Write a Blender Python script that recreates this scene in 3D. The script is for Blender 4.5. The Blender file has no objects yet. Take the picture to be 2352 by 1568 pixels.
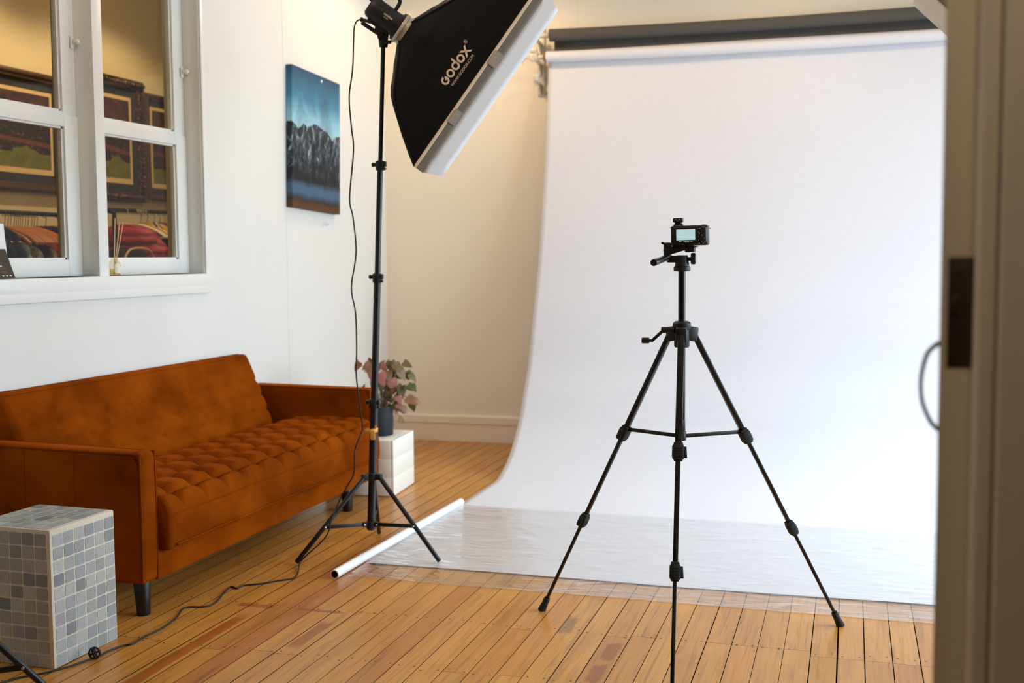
import bpy, bmesh, math, random
from mathutils import Matrix, Vector
R = math.radians
PI = math.pi
V = Vector
rng = random.Random(7)
scene = bpy.context.scene
col = scene.collection

# ------------------------------------------------------------------ helpers
def lin(r, g, b):
    f = lambda c: c / 12.92 if c <= .04045 else ((c + .055) / 1.055) ** 2.4
    return (f(r / 255), f(g / 255), f(b / 255), 1)

class NT:
    """tiny node-tree helper"""
    def __init__(s, name):
        s.m = bpy.data.materials.new(name); s.m.use_nodes = True
        s.t = s.m.node_tree; s.t.nodes.clear()
        s.out = s.n('ShaderNodeOutputMaterial')
    def n(s, typ, **kw):
        nd = s.t.nodes.new(typ)
        for k, v in kw.items():
            if k.startswith('i_'):
                key = k[2:]
                key = int(key) if key.isdigit() else key.replace('_', ' ')
                inp = nd.inputs[key]
                if hasattr(v, 'is_output') or isinstance(v, bpy.types.NodeSocket): s.t.links.new(v, inp)
                else: inp.default_value = v
            else: setattr(nd, k, v)
        return nd
    def link(s, a, b): s.t.links.new(a, b)
    def math(s, op, a, b=None, c=None, clamp=False):
        nd = s.n('ShaderNodeMath', operation=op); nd.use_clamp = clamp
        for i, x in enumerate((a, b, c)):
            if x is None: continue
            if isinstance(x, bpy.types.NodeSocket): s.link(x, nd.inputs[i])
            else: nd.inputs[i].default_value = x
        return nd.outputs[0]
    def mix(s, fac, a, b, blend='MIX'):
        nd = s.n('ShaderNodeMix', data_type='RGBA', blend_type=blend)
        for i, x in ((0, fac), (6, a), (7, b)):
            if isinstance(x, bpy.types.NodeSocket): s.link(x, nd.inputs[i])
            else: nd.inputs[i].default_value = x
        return nd.outputs[2]
    def ramp(s, fac, stops, interp='LINEAR'):
        nd = s.n('ShaderNodeValToRGB'); cr = nd.color_ramp; cr.interpolation = interp
        while len(cr.elements) < len(stops): cr.elements.new(.5)
        for e, (p, c) in zip(cr.elements, stops): e.position = p; e.color = c
        s.link(fac, nd.inputs[0]); return nd.outputs[0]
    def noise(s, vec, scale, detail=3, rough=.5, dist=0):
        nd = s.n('ShaderNodeTexNoise', i_Scale=scale, i_Detail=detail, i_Roughness=rough, i_Distortion=dist)
        if vec is not None: s.link(vec, nd.inputs['Vector'])
        return nd.outputs[0]
    def coord(s, which='Object'): return s.n('ShaderNodeTexCoord').outputs[which]
    def mapping(s, vec, scale=(1, 1, 1), loc=(0, 0, 0), rot=(0, 0, 0)):
        nd = s.n('ShaderNodeMapping'); s.link(vec, nd.inputs[0])
        nd.inputs['Scale'].default_value = scale; nd.inputs['Location'].default_value = loc; nd.inputs['Rotation'].default_value = rot
        return nd.outputs[0]
    def sep(s, vec):
        nd = s.n('ShaderNodeSeparateXYZ'); s.link(vec, nd.inputs[0]); return nd.outputs
    def bsdf(s, color, rough=.5, metal=0, spec=.5, bump=None, bstr=.2, bdist=.002, **kw):
        b = s.n('ShaderNodeBsdfPrincipled')
        if isinstance(color, bpy.types.NodeSocket): s.link(color, b.inputs['Base Color'])
        else: b.inputs['Base Color'].default_value = color
        if isinstance(rough, bpy.types.NodeSocket): s.link(rough, b.inputs['Roughness'])
        else: b.inputs['Roughness'].default_value = rough
        b.inputs['Metallic'].default_value = metal
        b.inputs['Specular IOR Level'].default_value = spec
        for k, v in kw.items():
            inp = b.inputs[k.replace('_', ' ')]
            if isinstance(v, bpy.types.NodeSocket): s.link(v, inp)
            else: inp.default_value = v
        if bump is not None:
            bp = s.n('ShaderNodeBump', i_Strength=bstr, i_Distance=bdist); s.link(bump, bp.inputs['Height'])
            s.link(bp.outputs[0], b.inputs['Normal'])
        s.link(b.outputs[0], s.out.inputs[0]); return b

def simple(name, c, rough=.5, metal=0, spec=.5, nscale=0, namt=.06, bstr=0, bdist=.001, **kw):
    """plain material with a little noise in colour and surface"""
    t = NT(name)
    c = lin(*c)
    if nscale:
        nz = t.noise(t.coord(), nscale, 4, .6)
        dark = tuple(x * (1 - namt) for x in c[:3]) + (1,)
        lite = tuple(min(1, x * (1 + namt)) for x in c[:3]) + (1,)
        cc = t.ramp(nz, [(.3, dark), (.7, lite)])
        t.bsdf(cc, rough, metal, spec, nz if bstr else None, bstr, bdist, **kw)
    else:
        t.bsdf(c, rough, metal, spec, **kw)
    return t.m

class B:
    """collects shapes into one mesh"""
    def __init__(s): s.bm = bmesh.new()
    def _merge(s, b2, M=None):
        if M is not None: bmesh.ops.transform(b2, matrix=M, verts=b2.verts)
        me = bpy.data.meshes.new('tmp'); b2.to_mesh(me); b2.free()
        s.bm.from_mesh(me); bpy.data.meshes.remove(me)
    def box(s, c, size, M=None, bev=0, seg=2):
        b = bmesh.new(); bmesh.ops.create_cube(b, size=1)
        for v in b.verts: v.co = V((v.co.x * size[0], v.co.y * size[1], v.co.z * size[2]))
        if bev: bmesh.ops.bevel(b, geom=list(b.edges), offset=bev, segments=seg, affect='EDGES', profile=.5)
        T = Matrix.Translation(c)
        s._merge(b, T @ M if M is not None else T); return s
    def box2(s, lo, hi, bev=0, seg=2):
        lo, hi = V(lo), V(hi); return s.box((lo + hi) / 2, hi - lo, None, bev, seg)
    def cyl(s, p0, p1, r0, r1=None, seg=20, cap=True, bev=0):
        r1 = r0 if r1 is None else r1
        p0, p1 = V(p0), V(p1); d = p1 - p0; L = d.length
        b = bmesh.new(); bmesh.ops.create_cone(b, cap_ends=cap, segments=seg, radius1=r0, radius2=r1, depth=L)
        if bev:
            ed = [e for e in b.edges if len(e.link_faces) == 2 and any(len(f.verts) > 4 for f in e.link_faces)]
            bmesh.ops.bevel(b, geom=ed, offset=bev, segments=2, affect='EDGES', profile=.5)
        Q = d.to_track_quat('Z', 'Y').to_matrix().to_4x4()
        s._merge(b, Matrix.Translation((p0 + p1) / 2) @ Q); return s
    def bar(s, p0, p1, w, h, bev=0, up=(0, 0, 1)):
        """rectangular bar from p0 to p1: w across, h in the up-ish direction"""
        p0, p1 = V(p0), V(p1); d = (p1 - p0); L = d.length; z = d.normalized(); u = V(up)
        x = u.cross(z)
        if x.length < 1e-4: x = V((1, 0, 0)).cross(z)
        x.normalize(); y = z.cross(x)
        M = Matrix((x, y, z)).transposed().to_4x4()
        return s.box((p0 + p1) / 2, (w, h, L), M, bev)
    def sphere(s, c, r, sc=(1, 1, 1), M=None, u=16, v=10):
        b = bmesh.new(); bmesh.ops.create_uvsphere(b, u_segments=u, v_segments=v, radius=r)
        for vt in b.verts: vt.co = V((vt.co.x * sc[0], vt.co.y * sc[1], vt.co.z * sc[2]))
        T = Matrix.Translation(c); s._merge(b, T @ M if M is not None else T); return s
    def lathe(s, prof, M=None, seg=24, close=False):
        b = bmesh.new(); rings = []
        for r, z in prof:
            rings.append([b.verts.new((r * math.cos(2 * PI * i / seg), r * math.sin(2 * PI * i / seg), z)) for i in range(seg)])
        for a, c in zip(rings, rings[1:]):
            for i in range(seg): b.faces.new((a[i], a[(i + 1) % seg], c[(i + 1) % seg], c[i]))
        if close:
            b.faces.new(list(reversed(rings[0]))); b.faces.new(rings[-1])
        bmesh.ops.remove_doubles(b, verts=b.verts, dist=1e-6)
        bmesh.ops.recalc_face_normals(b, faces=b.faces)
        s._merge(b, M); return s
    def prism(s, pts, h, M=None, bev=0):
        """polygon in xy extruded from z=0 to z=h"""
        b = bmesh.new(); vs = [b.verts.new((x, y, 0)) for x, y in pts]; f = b.faces.new(vs)
        r = bmesh.ops.extrude_face_region(b, geom=[f])
        for v in r['geom']:
            if isinstance(v, bmesh.types.BMVert): v.co.z += h
        bmesh.ops.recalc_face_normals(b, faces=b.faces)
        if bev: bmesh.ops.bevel(b, geom=list(b.edges), offset=bev, segments=2, affect='EDGES', profile=.5)
        s._merge(b, M); return s
    def tube(s, pts, r, seg=8, smooth=0, closed=False):
        pts = [V(p) for p in pts]
        if smooth: pts = catmull(pts, smooth)
        n = len(pts); b = bmesh.new(); rings = []; prev = None
        for i, p in enumerate(pts):
            if closed: t = pts[(i + 1) % n] - pts[i - 1]
            else: t = pts[min(i + 1, n - 1)] - pts[max(i - 1, 0)]
            t.normalize()
            if prev is None:
                x = t.cross(V((0, 0, 1)))
                if x.length < .1: x = t.cross(V((0, 1, 0)))
            else: x = prev - t * prev.dot(t)
            x.normalize(); prev = x; y = t.cross(x)
            rr = r(i / (n - 1)) if callable(r) else r
            rings.append([b.verts.new(p + (x * math.cos(2 * PI * k / seg) + y * math.sin(2 * PI * k / seg)) * rr) for k in range(seg)])
        prs = list(zip(rings, rings[1:])) + ([(rings[-1], rings[0])] if closed else [])
        for a, c in prs:
            for k in range(seg): b.faces.new((a[k], a[(k + 1) % seg], c[(k + 1) % seg], c[k]))
        if not closed:
            b.faces.new(list(reversed(rings[0]))); b.faces.new(rings[-1])
        bmesh.ops.recalc_face_normals(b, faces=b.faces)
        s._merge(b); return s
    def grid(s, fn, nu, nv, wrapu=False, wrapv=False):
        b = bmesh.new(); vs = {}
        for i in range(nu + (0 if wrapu else 1)):
            for j in range(nv + (0 if wrapv else 1)):
                vs[i, j] = b.verts.new(fn(i / nu, j / nv))
        for i in range(nu):
            for j in range(nv):
                a = (i, j); c = ((i + 1) % nu if wrapu else i + 1, j); d = (c[0], (j + 1) % nv if wrapv else j + 1); e = (i, d[1])
                b.faces.new((vs[a], vs[c], vs[d], vs[e]))
        s._merge(b); return s
    def build(s, name, mat, parent=None, smooth=38, flip=False, loc=None):
        if flip: bmesh.ops.reverse_faces(s.bm, faces=s.bm.faces)
        off = V((0, 0, 0))
        if parent is not None:
            p = parent
            while p is not None: off += p.location; p = p.parent
        elif loc is not None: off = V(loc)
        bmesh.ops.translate(s.bm, vec=-off, verts=s.bm.verts)
        me = bpy.data.meshes.new(name); s.bm.to_mesh(me); s.bm.free()
        me.polygons.foreach_set('use_smooth', [bool(smooth)] * len(me.polygons))
        if smooth and smooth < 180: me.set_sharp_from_angle(angle=R(smooth))
        me.materials.append(mat)
        o = bpy.data.objects.new(name, me); col.objects.link(o)
        if parent is not None: o.parent = parent
        elif loc is not None: o.location = loc
        return o

def catmull(pts, n):
    out = []
    P = [pts[0]] + pts + [pts[-1]]
    for i in range(1, len(P) - 2):
        a, b, c, d = P[i - 1], P[i], P[i + 1], P[i + 2]
        for k in range(n):
            t = k / n
            out.append(.5 * ((2 * b) + (c - a) * t + (2 * a - 5 * b + 4 * c - d) * t * t + (3 * b - a - 3 * c + d) * t ** 3))
    out.append(pts[-1]); return out

def thing(name, label, cat, loc=(0, 0, 0), group=None):
    o = bpy.data.objects.new(name, None); col.objects.link(o); o.location = loc
    o.empty_display_size = .05
    return tag(o, label, cat, group)
def tag(o, label, cat, group=None):
    o['label'] = label; o['category'] = cat; o['kind'] = 'thing'
    if group: o['group'] = group
    return o
def struct(o, label=None, cat=None):
    o['kind'] = 'structure'
    if label: o['label'] = label; o['category'] = cat
    return o
def frame(o, x, y, z):
    M = Matrix((V(x), V(y), V(z))).transposed().to_4x4(); M.translation = V(o); return M
def smooth01(x, a=0, b=1):
    t = min(1, max(0, (x - a) / (b - a))); return t * t * (3 - 2 * t)

def text_bm(body, size, align='LEFT', extrude=0):
    """flat lettering as a bmesh in the xy plane"""
    cu = bpy.data.curves.new('lettering', 'FONT'); cu.body = body; cu.size = size; cu.align_x = align; cu.extrude = extrude
    ob = bpy.data.objects.new('lettering', cu); col.objects.link(ob)
    bpy.context.view_layer.update()
    me = bpy.data.meshes.new_from_object(ob.evaluated_get(bpy.context.evaluated_depsgraph_get()))
    bpy.data.objects.remove(ob); bpy.data.curves.remove(cu)
    b = bmesh.new(); b.from_mesh(me); bpy.data.meshes.remove(me); return b

# ------------------------------------------------------------------ materials
M = {}
def wall_mat(name, c, rough=.55):
    t = NT(name); nz = t.noise(t.coord(), 90, 5, .6); big = t.noise(t.coord(), 1.3, 2)
    c = lin(*c)
    cc = t.ramp(big, [(.3, tuple(x * .97 for x in c[:3]) + (1,)), (.7, c)])
    t.bsdf(cc, rough, 0, .3, nz, .08, .001); return t.m
M['wall'] = wall_mat('white_wall_paint', (232, 230, 224))
M['backwall'] = wall_mat('warm_lit_wall_paint', (244, 232, 212))  # off-white wall with the warmth of the downlights mixed into its colour
M['trimw'] = simple('white_gloss_trim', (236, 236, 230), .35, nscale=40, namt=.02)
M['doorpaint'] = simple('cream_door_paint', (214, 203, 180), .4, nscale=30, namt=.03)
M['ceil'] = simple('ceiling_paint', (240, 238, 232), .8, nscale=50, namt=.02)
M['backroom'] = wall_mat('back_room_paint', (226, 208, 168))
M['reveal'] = simple('outer_reveal_paint', (190, 178, 158), .5, nscale=30, namt=.03)
M['black'] = simple('black_satin_metal', (11, 11, 12), .38, 0, .5, nscale=200, namt=.1)
M['blackplastic'] = simple('black_plastic', (13, 14, 15), .5, nscale=300, namt=.15, bstr=.1)
M['darkrubber'] = simple('dark_rubber', (20, 23, 22), .75, nscale=200, namt=.1)
M['alum'] = simple('dark_anodised_tube', (9, 9, 10), .3, .3, .5, nscale=150, namt=.1)
M['chrome'] = simple('bright_rivet_metal', (200, 200, 200), .25, 1)
M['whitepaper'] = simple('white_paper_roll', (226, 225, 230), .85, spec=.2, nscale=25, namt=.012)
M['greypaper'] = simple('grey_paper_roll', (88, 84, 79), .9, spec=.15, nscale=60, namt=.04)
M['core'] = simple('cardboard_core', (150, 98, 60), .8, nscale=80, namt=.1)
M['whitetube'] = simple('white_plastic_tube', (244, 245, 246), .3, nscale=20, namt=.02)
M['tubeinner'] = simple('brown_tube_inside', (96, 66, 48), .8, nscale=60, namt=.15)
M['bracket'] = simple('white_bracket_metal', (214, 206, 190), .4, .1, nscale=60, namt=.05)
M['fabricblack'] = simple('black_nylon_fabric', (7, 6, 6), .65, spec=.22, nscale=260, namt=.2, bstr=.15)
M['velcro'] = simple('grey_velcro_band', (128, 121, 112), .9, nscale=300, namt=.12, bstr=.2)
M['velcrolight'] = simple('light_grey_tab', (168, 160, 150), .85, nscale=200, namt=.1)
M['lip'] = simple('white_lip_fabric', (240, 245, 250), .8, nscale=60, namt=.03)
M['print'] = simple('cream_lettering', (236, 216, 184), .6)
M['silver'] = simple('silver_ring', (205, 196, 184), .35, .4, nscale=60, namt=.05)
M['tie'] = simple('yellow_strap', (236, 178, 78), .6, nscale=120, namt=.08)
M['cord'] = simple('black_cord_rubber', (6, 6, 7), .6, nscale=120, namt=.1)
M['pot'] = simple('charcoal_pot', (28, 33, 38), .7, nscale=90, namt=.1, bstr=.1)
M['soil'] = simple('potting_soil', (44, 32, 24), .95, nscale=120, namt=.5, bstr=.8, bdist=.01)
M['stem'] = simple('brown_green_stem', (128, 104, 76), .6, nscale=60, namt=.2)
M['paperwhite'] = simple('white_card', (232, 234, 236), .7)
M['ink'] = simple('dark_print', (96, 96, 104), .7)
M['leaflet'] = simple('black_leaflet', (26, 24, 22), .45, nscale=120, namt=.1)
M['yellowink'] = simple('yellow_print', (236, 190, 40), .6)
M['goldink'] = simple('dim_gold_print', (110, 92, 40), .6)
M['reed'] = simple('pale_reed', (222, 184, 140), .7, nscale=90, namt=.1)
M['label'] = simple('white_bottle_label', (226, 220, 205), .6)
M['legblack'] = simple('black_sofa_leg', (8, 8, 8), .4, nscale=150, namt=.1)
M['plate'] = simple('dark_bronze_plate', (62, 48, 36), .45, .5, nscale=60, namt=.15)
M['handle'] = simple('dark_steel_handle', (58, 48, 44), .4, .3, nscale=60, namt=.1)
M['redink'] = simple('red_print', (170, 40, 36), .5)

# velvet
def velvet():
    t = NT('rust_velvet'); co = t.coord()
    big = t.noise(t.mapping(co, (1.6, 1.6, 2.2)), 2.0, 3, .55, .4)
    fine = t.noise(co, 700, 2)
    cc = t.ramp(big, [(.25, lin(100, 42, 2)), (.55, lin(136, 61, 4)), (.85, lin(160, 80, 8))])
    t.bsdf(cc, .8, 0, .02, fine, .1, .0006, Sheen_Weight=.25, Sheen_Roughness=.35, Sheen_Tint=lin(230, 110, 8))
    return t.m
M['velvet'] = velvet()

# floor boards
PITCH = .0819
def floor_mat():
    t = NT('timber_boards'); co = t.coord(); x, y, z = t.sep(co)
    rnd = t.n('ShaderNodeAttribute', attribute_name='rnd').outputs['Fac']
    off = t.math('MULTIPLY', rnd, 37.0)
    vec = t.n('ShaderNodeCombineXYZ'); t.link(x, vec.inputs[0]); t.link(y, vec.inputs[1]); t.link(off, vec.inputs[2])
    v = vec.outputs[0]
    grain = t.noise(t.mapping(v, (75, 2.6, 1)), 1, 5, .6, .8)
    fine = t.noise(t.mapping(v, (420, 9, 1)), 1, 3, .6)
    patch = t.noise(t.mapping(v, (7, 1.3, 1)), 1, 3, .55, .6)
    base = t.ramp(rnd, [(0, lin(194, 131, 62)), (.08, lin(203, 141, 67)), (.55, lin(214, 153, 72)), (.92, lin(204, 139, 62)), (1, lin(188, 122, 57))])
    g = t.ramp(grain, [(.28, (.50, .42, .34, 1)), (.47, (.92, .89, .86, 1)), (.6, (1, 1, 1, 1)), (.8, (1.06, 1.05, 1.02, 1))])
    c1 = t.mix(.8, base, g, 'MULTIPLY')
    pch = t.ramp(patch, [(.3, (.72, .66, .6, 1)), (.55, (1, 1, 1, 1)), (.8, (1.0, 1.02, 1.05, 1))])
    c2 = t.mix(.65, c1, pch, 'MULTIPLY')
    fn = t.ramp(fine, [(.3, (.84, .82, .8, 1)), (.6, (1, 1, 1, 1))])
    c3 = t.mix(.6, c2, fn, 'MULTIPLY')
    wob = t.noise(t.mapping(co, (22, 5, 1)), 1, 3, .6)
    wob2 = t.noise(t.mapping(co, (60, 30, 1)), 1, 3, .6)
    # wear marks: long orange varnish patches lying along single boards
    def patchmask(x0, x1, y0, y1, amp=.55, soft=.25, slope=0):
        cx, hx, cy, hy = (x0 + x1) / 2, (x1 - x0) / 2, (y0 + y1) / 2, (y1 - y0) / 2
        xs = t.math('SUBTRACT', x, cx)
        if slope: xs = t.math('SUBTRACT', xs, t.math('MULTIPLY', t.math('SUBTRACT', y, cy), slope))
        a = t.math('DIVIDE', t.math('ABSOLUTE', xs), hx)
        b = t.math('DIVIDE', t.math('ABSOLUTE', t.math('SUBTRACT', y, cy)), hy)
        d = t.math('MAXIMUM', a, b)
        d = t.math('ADD', d, t.math('MULTIPLY', t.math('SUBTRACT', wob, .5), amp * 2))
        d = t.math('ADD', d, t.math('MULTIPLY', t.math('SUBTRACT', wob2, .5), amp))
        return t.math('DIVIDE', t.math('SUBTRACT', 1.0, d), soft, clamp=True)
    def sx(m): return m
    ora = t.math('MAXIMUM', patchmask(-2.063, -2.005, 2.45, 3.62, .35), patchmask(-1.738, -1.688, 3.25, 3.53, .3))
    red = t.math('MAXIMUM', patchmask(-.745, -.690, 3.40, 3.57, .5), patchmask(-.745, -.695, 3.20, 3.37, .55))
    red = t.math('MAXIMUM', red, patchmask(-1.90, -1.70, 3.615, 3.64, .35))
    red = t.math('MAXIMUM', red, patchmask(-2.12, -1.97, 3.605, 3.645, .4))
    c4 = t.mix(t.math('MULTIPLY', ora, .85), c3, t.mix(grain, lin(142, 70, 16), lin(176, 98, 34)))
    c4 = t.mix(t.math('MULTIPLY', red, .8), c4, t.mix(grain, lin(110, 58, 22), lin(166, 96, 42)))
    halo = t.math('MULTIPLY', patchmask(-2.073, -1.998, 2.3, 3.66, .25), t.math('SUBTRACT', 1.0, ora))
    c4 = t.mix(t.math('MULTIPLY', halo, .5), c4, lin(212, 166, 104))
    gry = patchmask(-.93, -.88, 3.62, 3.80, .8); c4 = t.mix(t.math('MULTIPLY', gry, .5), c4, lin(92, 74, 56))
    # nails: two per board on every joist
    u = t.math('FRACT', t.math('DIVIDE', t.math('ADD', x, .026 + 100 * PITCH), PITCH))
    jit = t.math('MULTIPLY', t.math('SUBTRACT', t.noise(t.mapping(v, (9, 1.5, 1)), 1, 1), .5), .10)
    yy = t.math('FRACT', t.math('DIVIDE', t.math('ADD', t.math('ADD', y, 100 * .452 - 3.2), jit), .452))
    yd = t.math('MULTIPLY', t.math('ABSOLUTE', t.math('SUBTRACT', yy, .5)), -.452)
    yd = t.math('ADD', yd, .226)                          # metres from the joist line
    ud = t.math('MULTIPLY', t.math('ABSOLUTE', t.math('SUBTRACT', t.math('ABSOLUTE', t.math('SUBTRACT', u, .5)), .31)), PITCH)
    r2 = t.math('SQRT', t.math('ADD', t.math('POWER', ud, 2), t.math('POWER', yd, 2)))
    nail = t.math('LESS_THAN', r2, .0040)
    bor = t.n('ShaderNodeTexVoronoi', i_Scale=11); t.link(co, bor.inputs['Vector'])
    sel = t.math('GREATER_THAN', t.sep(bor.outputs['Color'])[0], .72)
    hole = t.math('MULTIPLY', t.math('LESS_THAN', bor.outputs['Distance'], .024), sel)
    nail = t.math('MAXIMUM', nail, hole)
    c5 = t.mix(t.math('MULTIPLY', nail, .92), c4, lin(40, 26, 18))
    ro = t.math('ADD', .24, t.math('MULTIPLY', grain, .14))
    t.bsdf(c5, ro, 0, .36, grain, .05, .001)
    return t.m
M['floor'] = floor_mat()
M['gap'] = simple('dark_board_gap', (18, 12, 8), .95, spec=.1)

# clear plastic sheet
def schlick(t, f0, normal=None, scale=1.0):
    lw = t.n('ShaderNodeLayerWeight', i_Blend=.5)
    if normal is not None: t.link(normal, lw.inputs['Normal'])
    p5 = t.math('POWER', lw.outputs['Facing'], 5.0)
    return t.math('MULTIPLY', t.math('ADD', f0, t.math('MULTIPLY', p5, 1 - f0)), scale, clamp=True)
def plastic():
    t = NT('clear_plastic_sheet'); co = t.coord()
    n1 = t.noise(t.mapping(co, (5, 13, 1)), 1, 3, .5, 1.2); n2 = t.noise(t.mapping(co, (22, 50, 1)), 1, 2, .5, .6)
    n3 = t.noise(t.mapping(co, (9, 34, 1), rot=(0, 0, .25)), 1, 4, .6, 1.6)
    rid = t.math('ABSOLUTE', t.math('SUBTRACT', n3, .5))
    h = t.math('ADD', t.math('ADD', n1, t.math('MULTIPLY', n2, .05)), t.math('MULTIPLY', rid, -.28))
    bp = t.n('ShaderNodeBump', i_Strength=.75, i_Distance=.010); t.link(h, bp.inputs['Height'])
    gl = t.n('ShaderNodeBsdfGlossy', i_Roughness=.025); gl.inputs['Color'].default_value = (1, 1, 1, 1); t.link(bp.outputs[0], gl.inputs['Normal'])
    tr = t.n('ShaderNodeBsdfTransparent'); tr.inputs[0].default_value = (.99, .99, .99, 1)
    df = t.n('ShaderNodeBsdfDiffuse'); df.inputs[0].default_value = (.85, .85, .86, 1)
    haze = t.ramp(n1, [(.38, (.015, .015, .015, 1)), (.6, (.05, .05, .05, 1)), (.76, (.34, .34, .34, 1))])
    m1 = t.n('ShaderNodeMixShader'); t.link(haze, m1.inputs[0]); t.link(tr.outputs[0], m1.inputs[1]); t.link(df.outputs[0], m1.inputs[2])
    ff = schlick(t, .06, bp.outputs[0], 1.2)
    m2 = t.n('ShaderNodeMixShader'); t.link(ff, m2.inputs[0]); t.link(m1.outputs[0], m2.inputs[1]); t.link(gl.outputs[0], m2.inputs[2])
    t.link(m2.outputs[0], t.out.inputs[0]); return t.m
M['plastic'] = plastic()

def glass(name='window_glass', tint=(.96, .97, .96, 1), ior=1.45):
    t = NT(name)
    gl = t.n('ShaderNodeBsdfGlossy', i_Roughness=.02); tr = t.n('ShaderNodeBsdfTransparent'); tr.inputs[0].default_value = tint
    m = t.n('ShaderNodeMixShader'); t.link(schlick(t, .018 * (ior - 1) / .45, None, .75), m.inputs[0]); t.link(tr.outputs[0], m.inputs[1]); t.link(gl.outputs[0], m.inputs[2])
    t.link(m.outputs[0], t.out.inputs[0]); return t.m
M['glass'] = glass()
M['bottle'] = glass('bottle_glass', (.97, .93, .86, 1), 1.3)
M['liquid'] = glass('amber_liquid', (.93, .78, .52, 1), 1.2)

# stone tiles on the grey block
def tile_mat():
    t = NT('grey_stone_tiles'); co = t.coord()
    rnd = t.n('ShaderNodeAttribute', attribute_name='rnd').outputs['Fac']
    off = t.math('MULTIPLY', rnd, 31.0); ad = t.n('ShaderNodeVectorMath', operation='ADD'); t.link(co, ad.inputs[0])
    cx = t.n('ShaderNodeCombineXYZ'); t.link(off, cx.inputs[0]); t.link(off, cx.inputs[2]); t.link(cx.outputs[0], ad.inputs[1])
    n1 = t.noise(t.mapping(ad.outputs[0], (60, 60, 160), rot=(.6, .5, .2)), 1, 5, .7, 1.5); n2 = t.noise(ad.outputs[0], 400, 3, .7)
    base = t.ramp(rnd, [(0, lin(118, 123, 123)), (.10, lin(150, 154, 153)), (.7, lin(172, 175, 173)), (1, lin(184, 184, 176))])
    vv = t.ramp(n1, [(.28, (.60, .62, .64, 1)), (.45, (.92, .92, .92, 1)), (.6, (1, 1, 1, 1)), (.72, (1.18, 1.17, 1.14, 1))])
    c = t.mix(.85, base, vv, 'MULTIPLY')
    sp = t.ramp(n2, [(.35, (.86, .86, .86, 1)), (.65, (1, 1, 1, 1))])
    c = t.mix(.5, c, sp, 'MULTIPLY')
    t.bsdf(c, .6, 0, .35, n1, .25, .002); return t.m
M['tile'] = tile_mat()
M['grout'] = simple('beige_grout', (214, 203, 184), .9, nscale=160, namt=.1, bstr=.2)
M['whitestone'] = simple('white_limestone', (238, 234, 222), .8, nscale=120, namt=.05, bstr=.15)

def leaf_mat():
    t = NT('pink_green_leaf'); rnd = t.n('ShaderNodeAttribute', attribute_name='rnd').outputs['Fac']
    nz = t.noise(t.coord(), 45, 3, .6)
    f = t.math('ADD', rnd, t.math('MULTIPLY', t.math('SUBTRACT', nz, .5), .45), clamp=True)
    c = t.ramp(f, [(0, lin(66, 74, 26)), (.3, lin(96, 92, 42)), (.5, lin(132, 100, 70)), (.72, lin(172, 122, 102)), (1, lin(188, 120, 112))])
    t.bsdf(c, .5, 0, .3); return t.m
M['leaf'] = leaf_mat()

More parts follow.
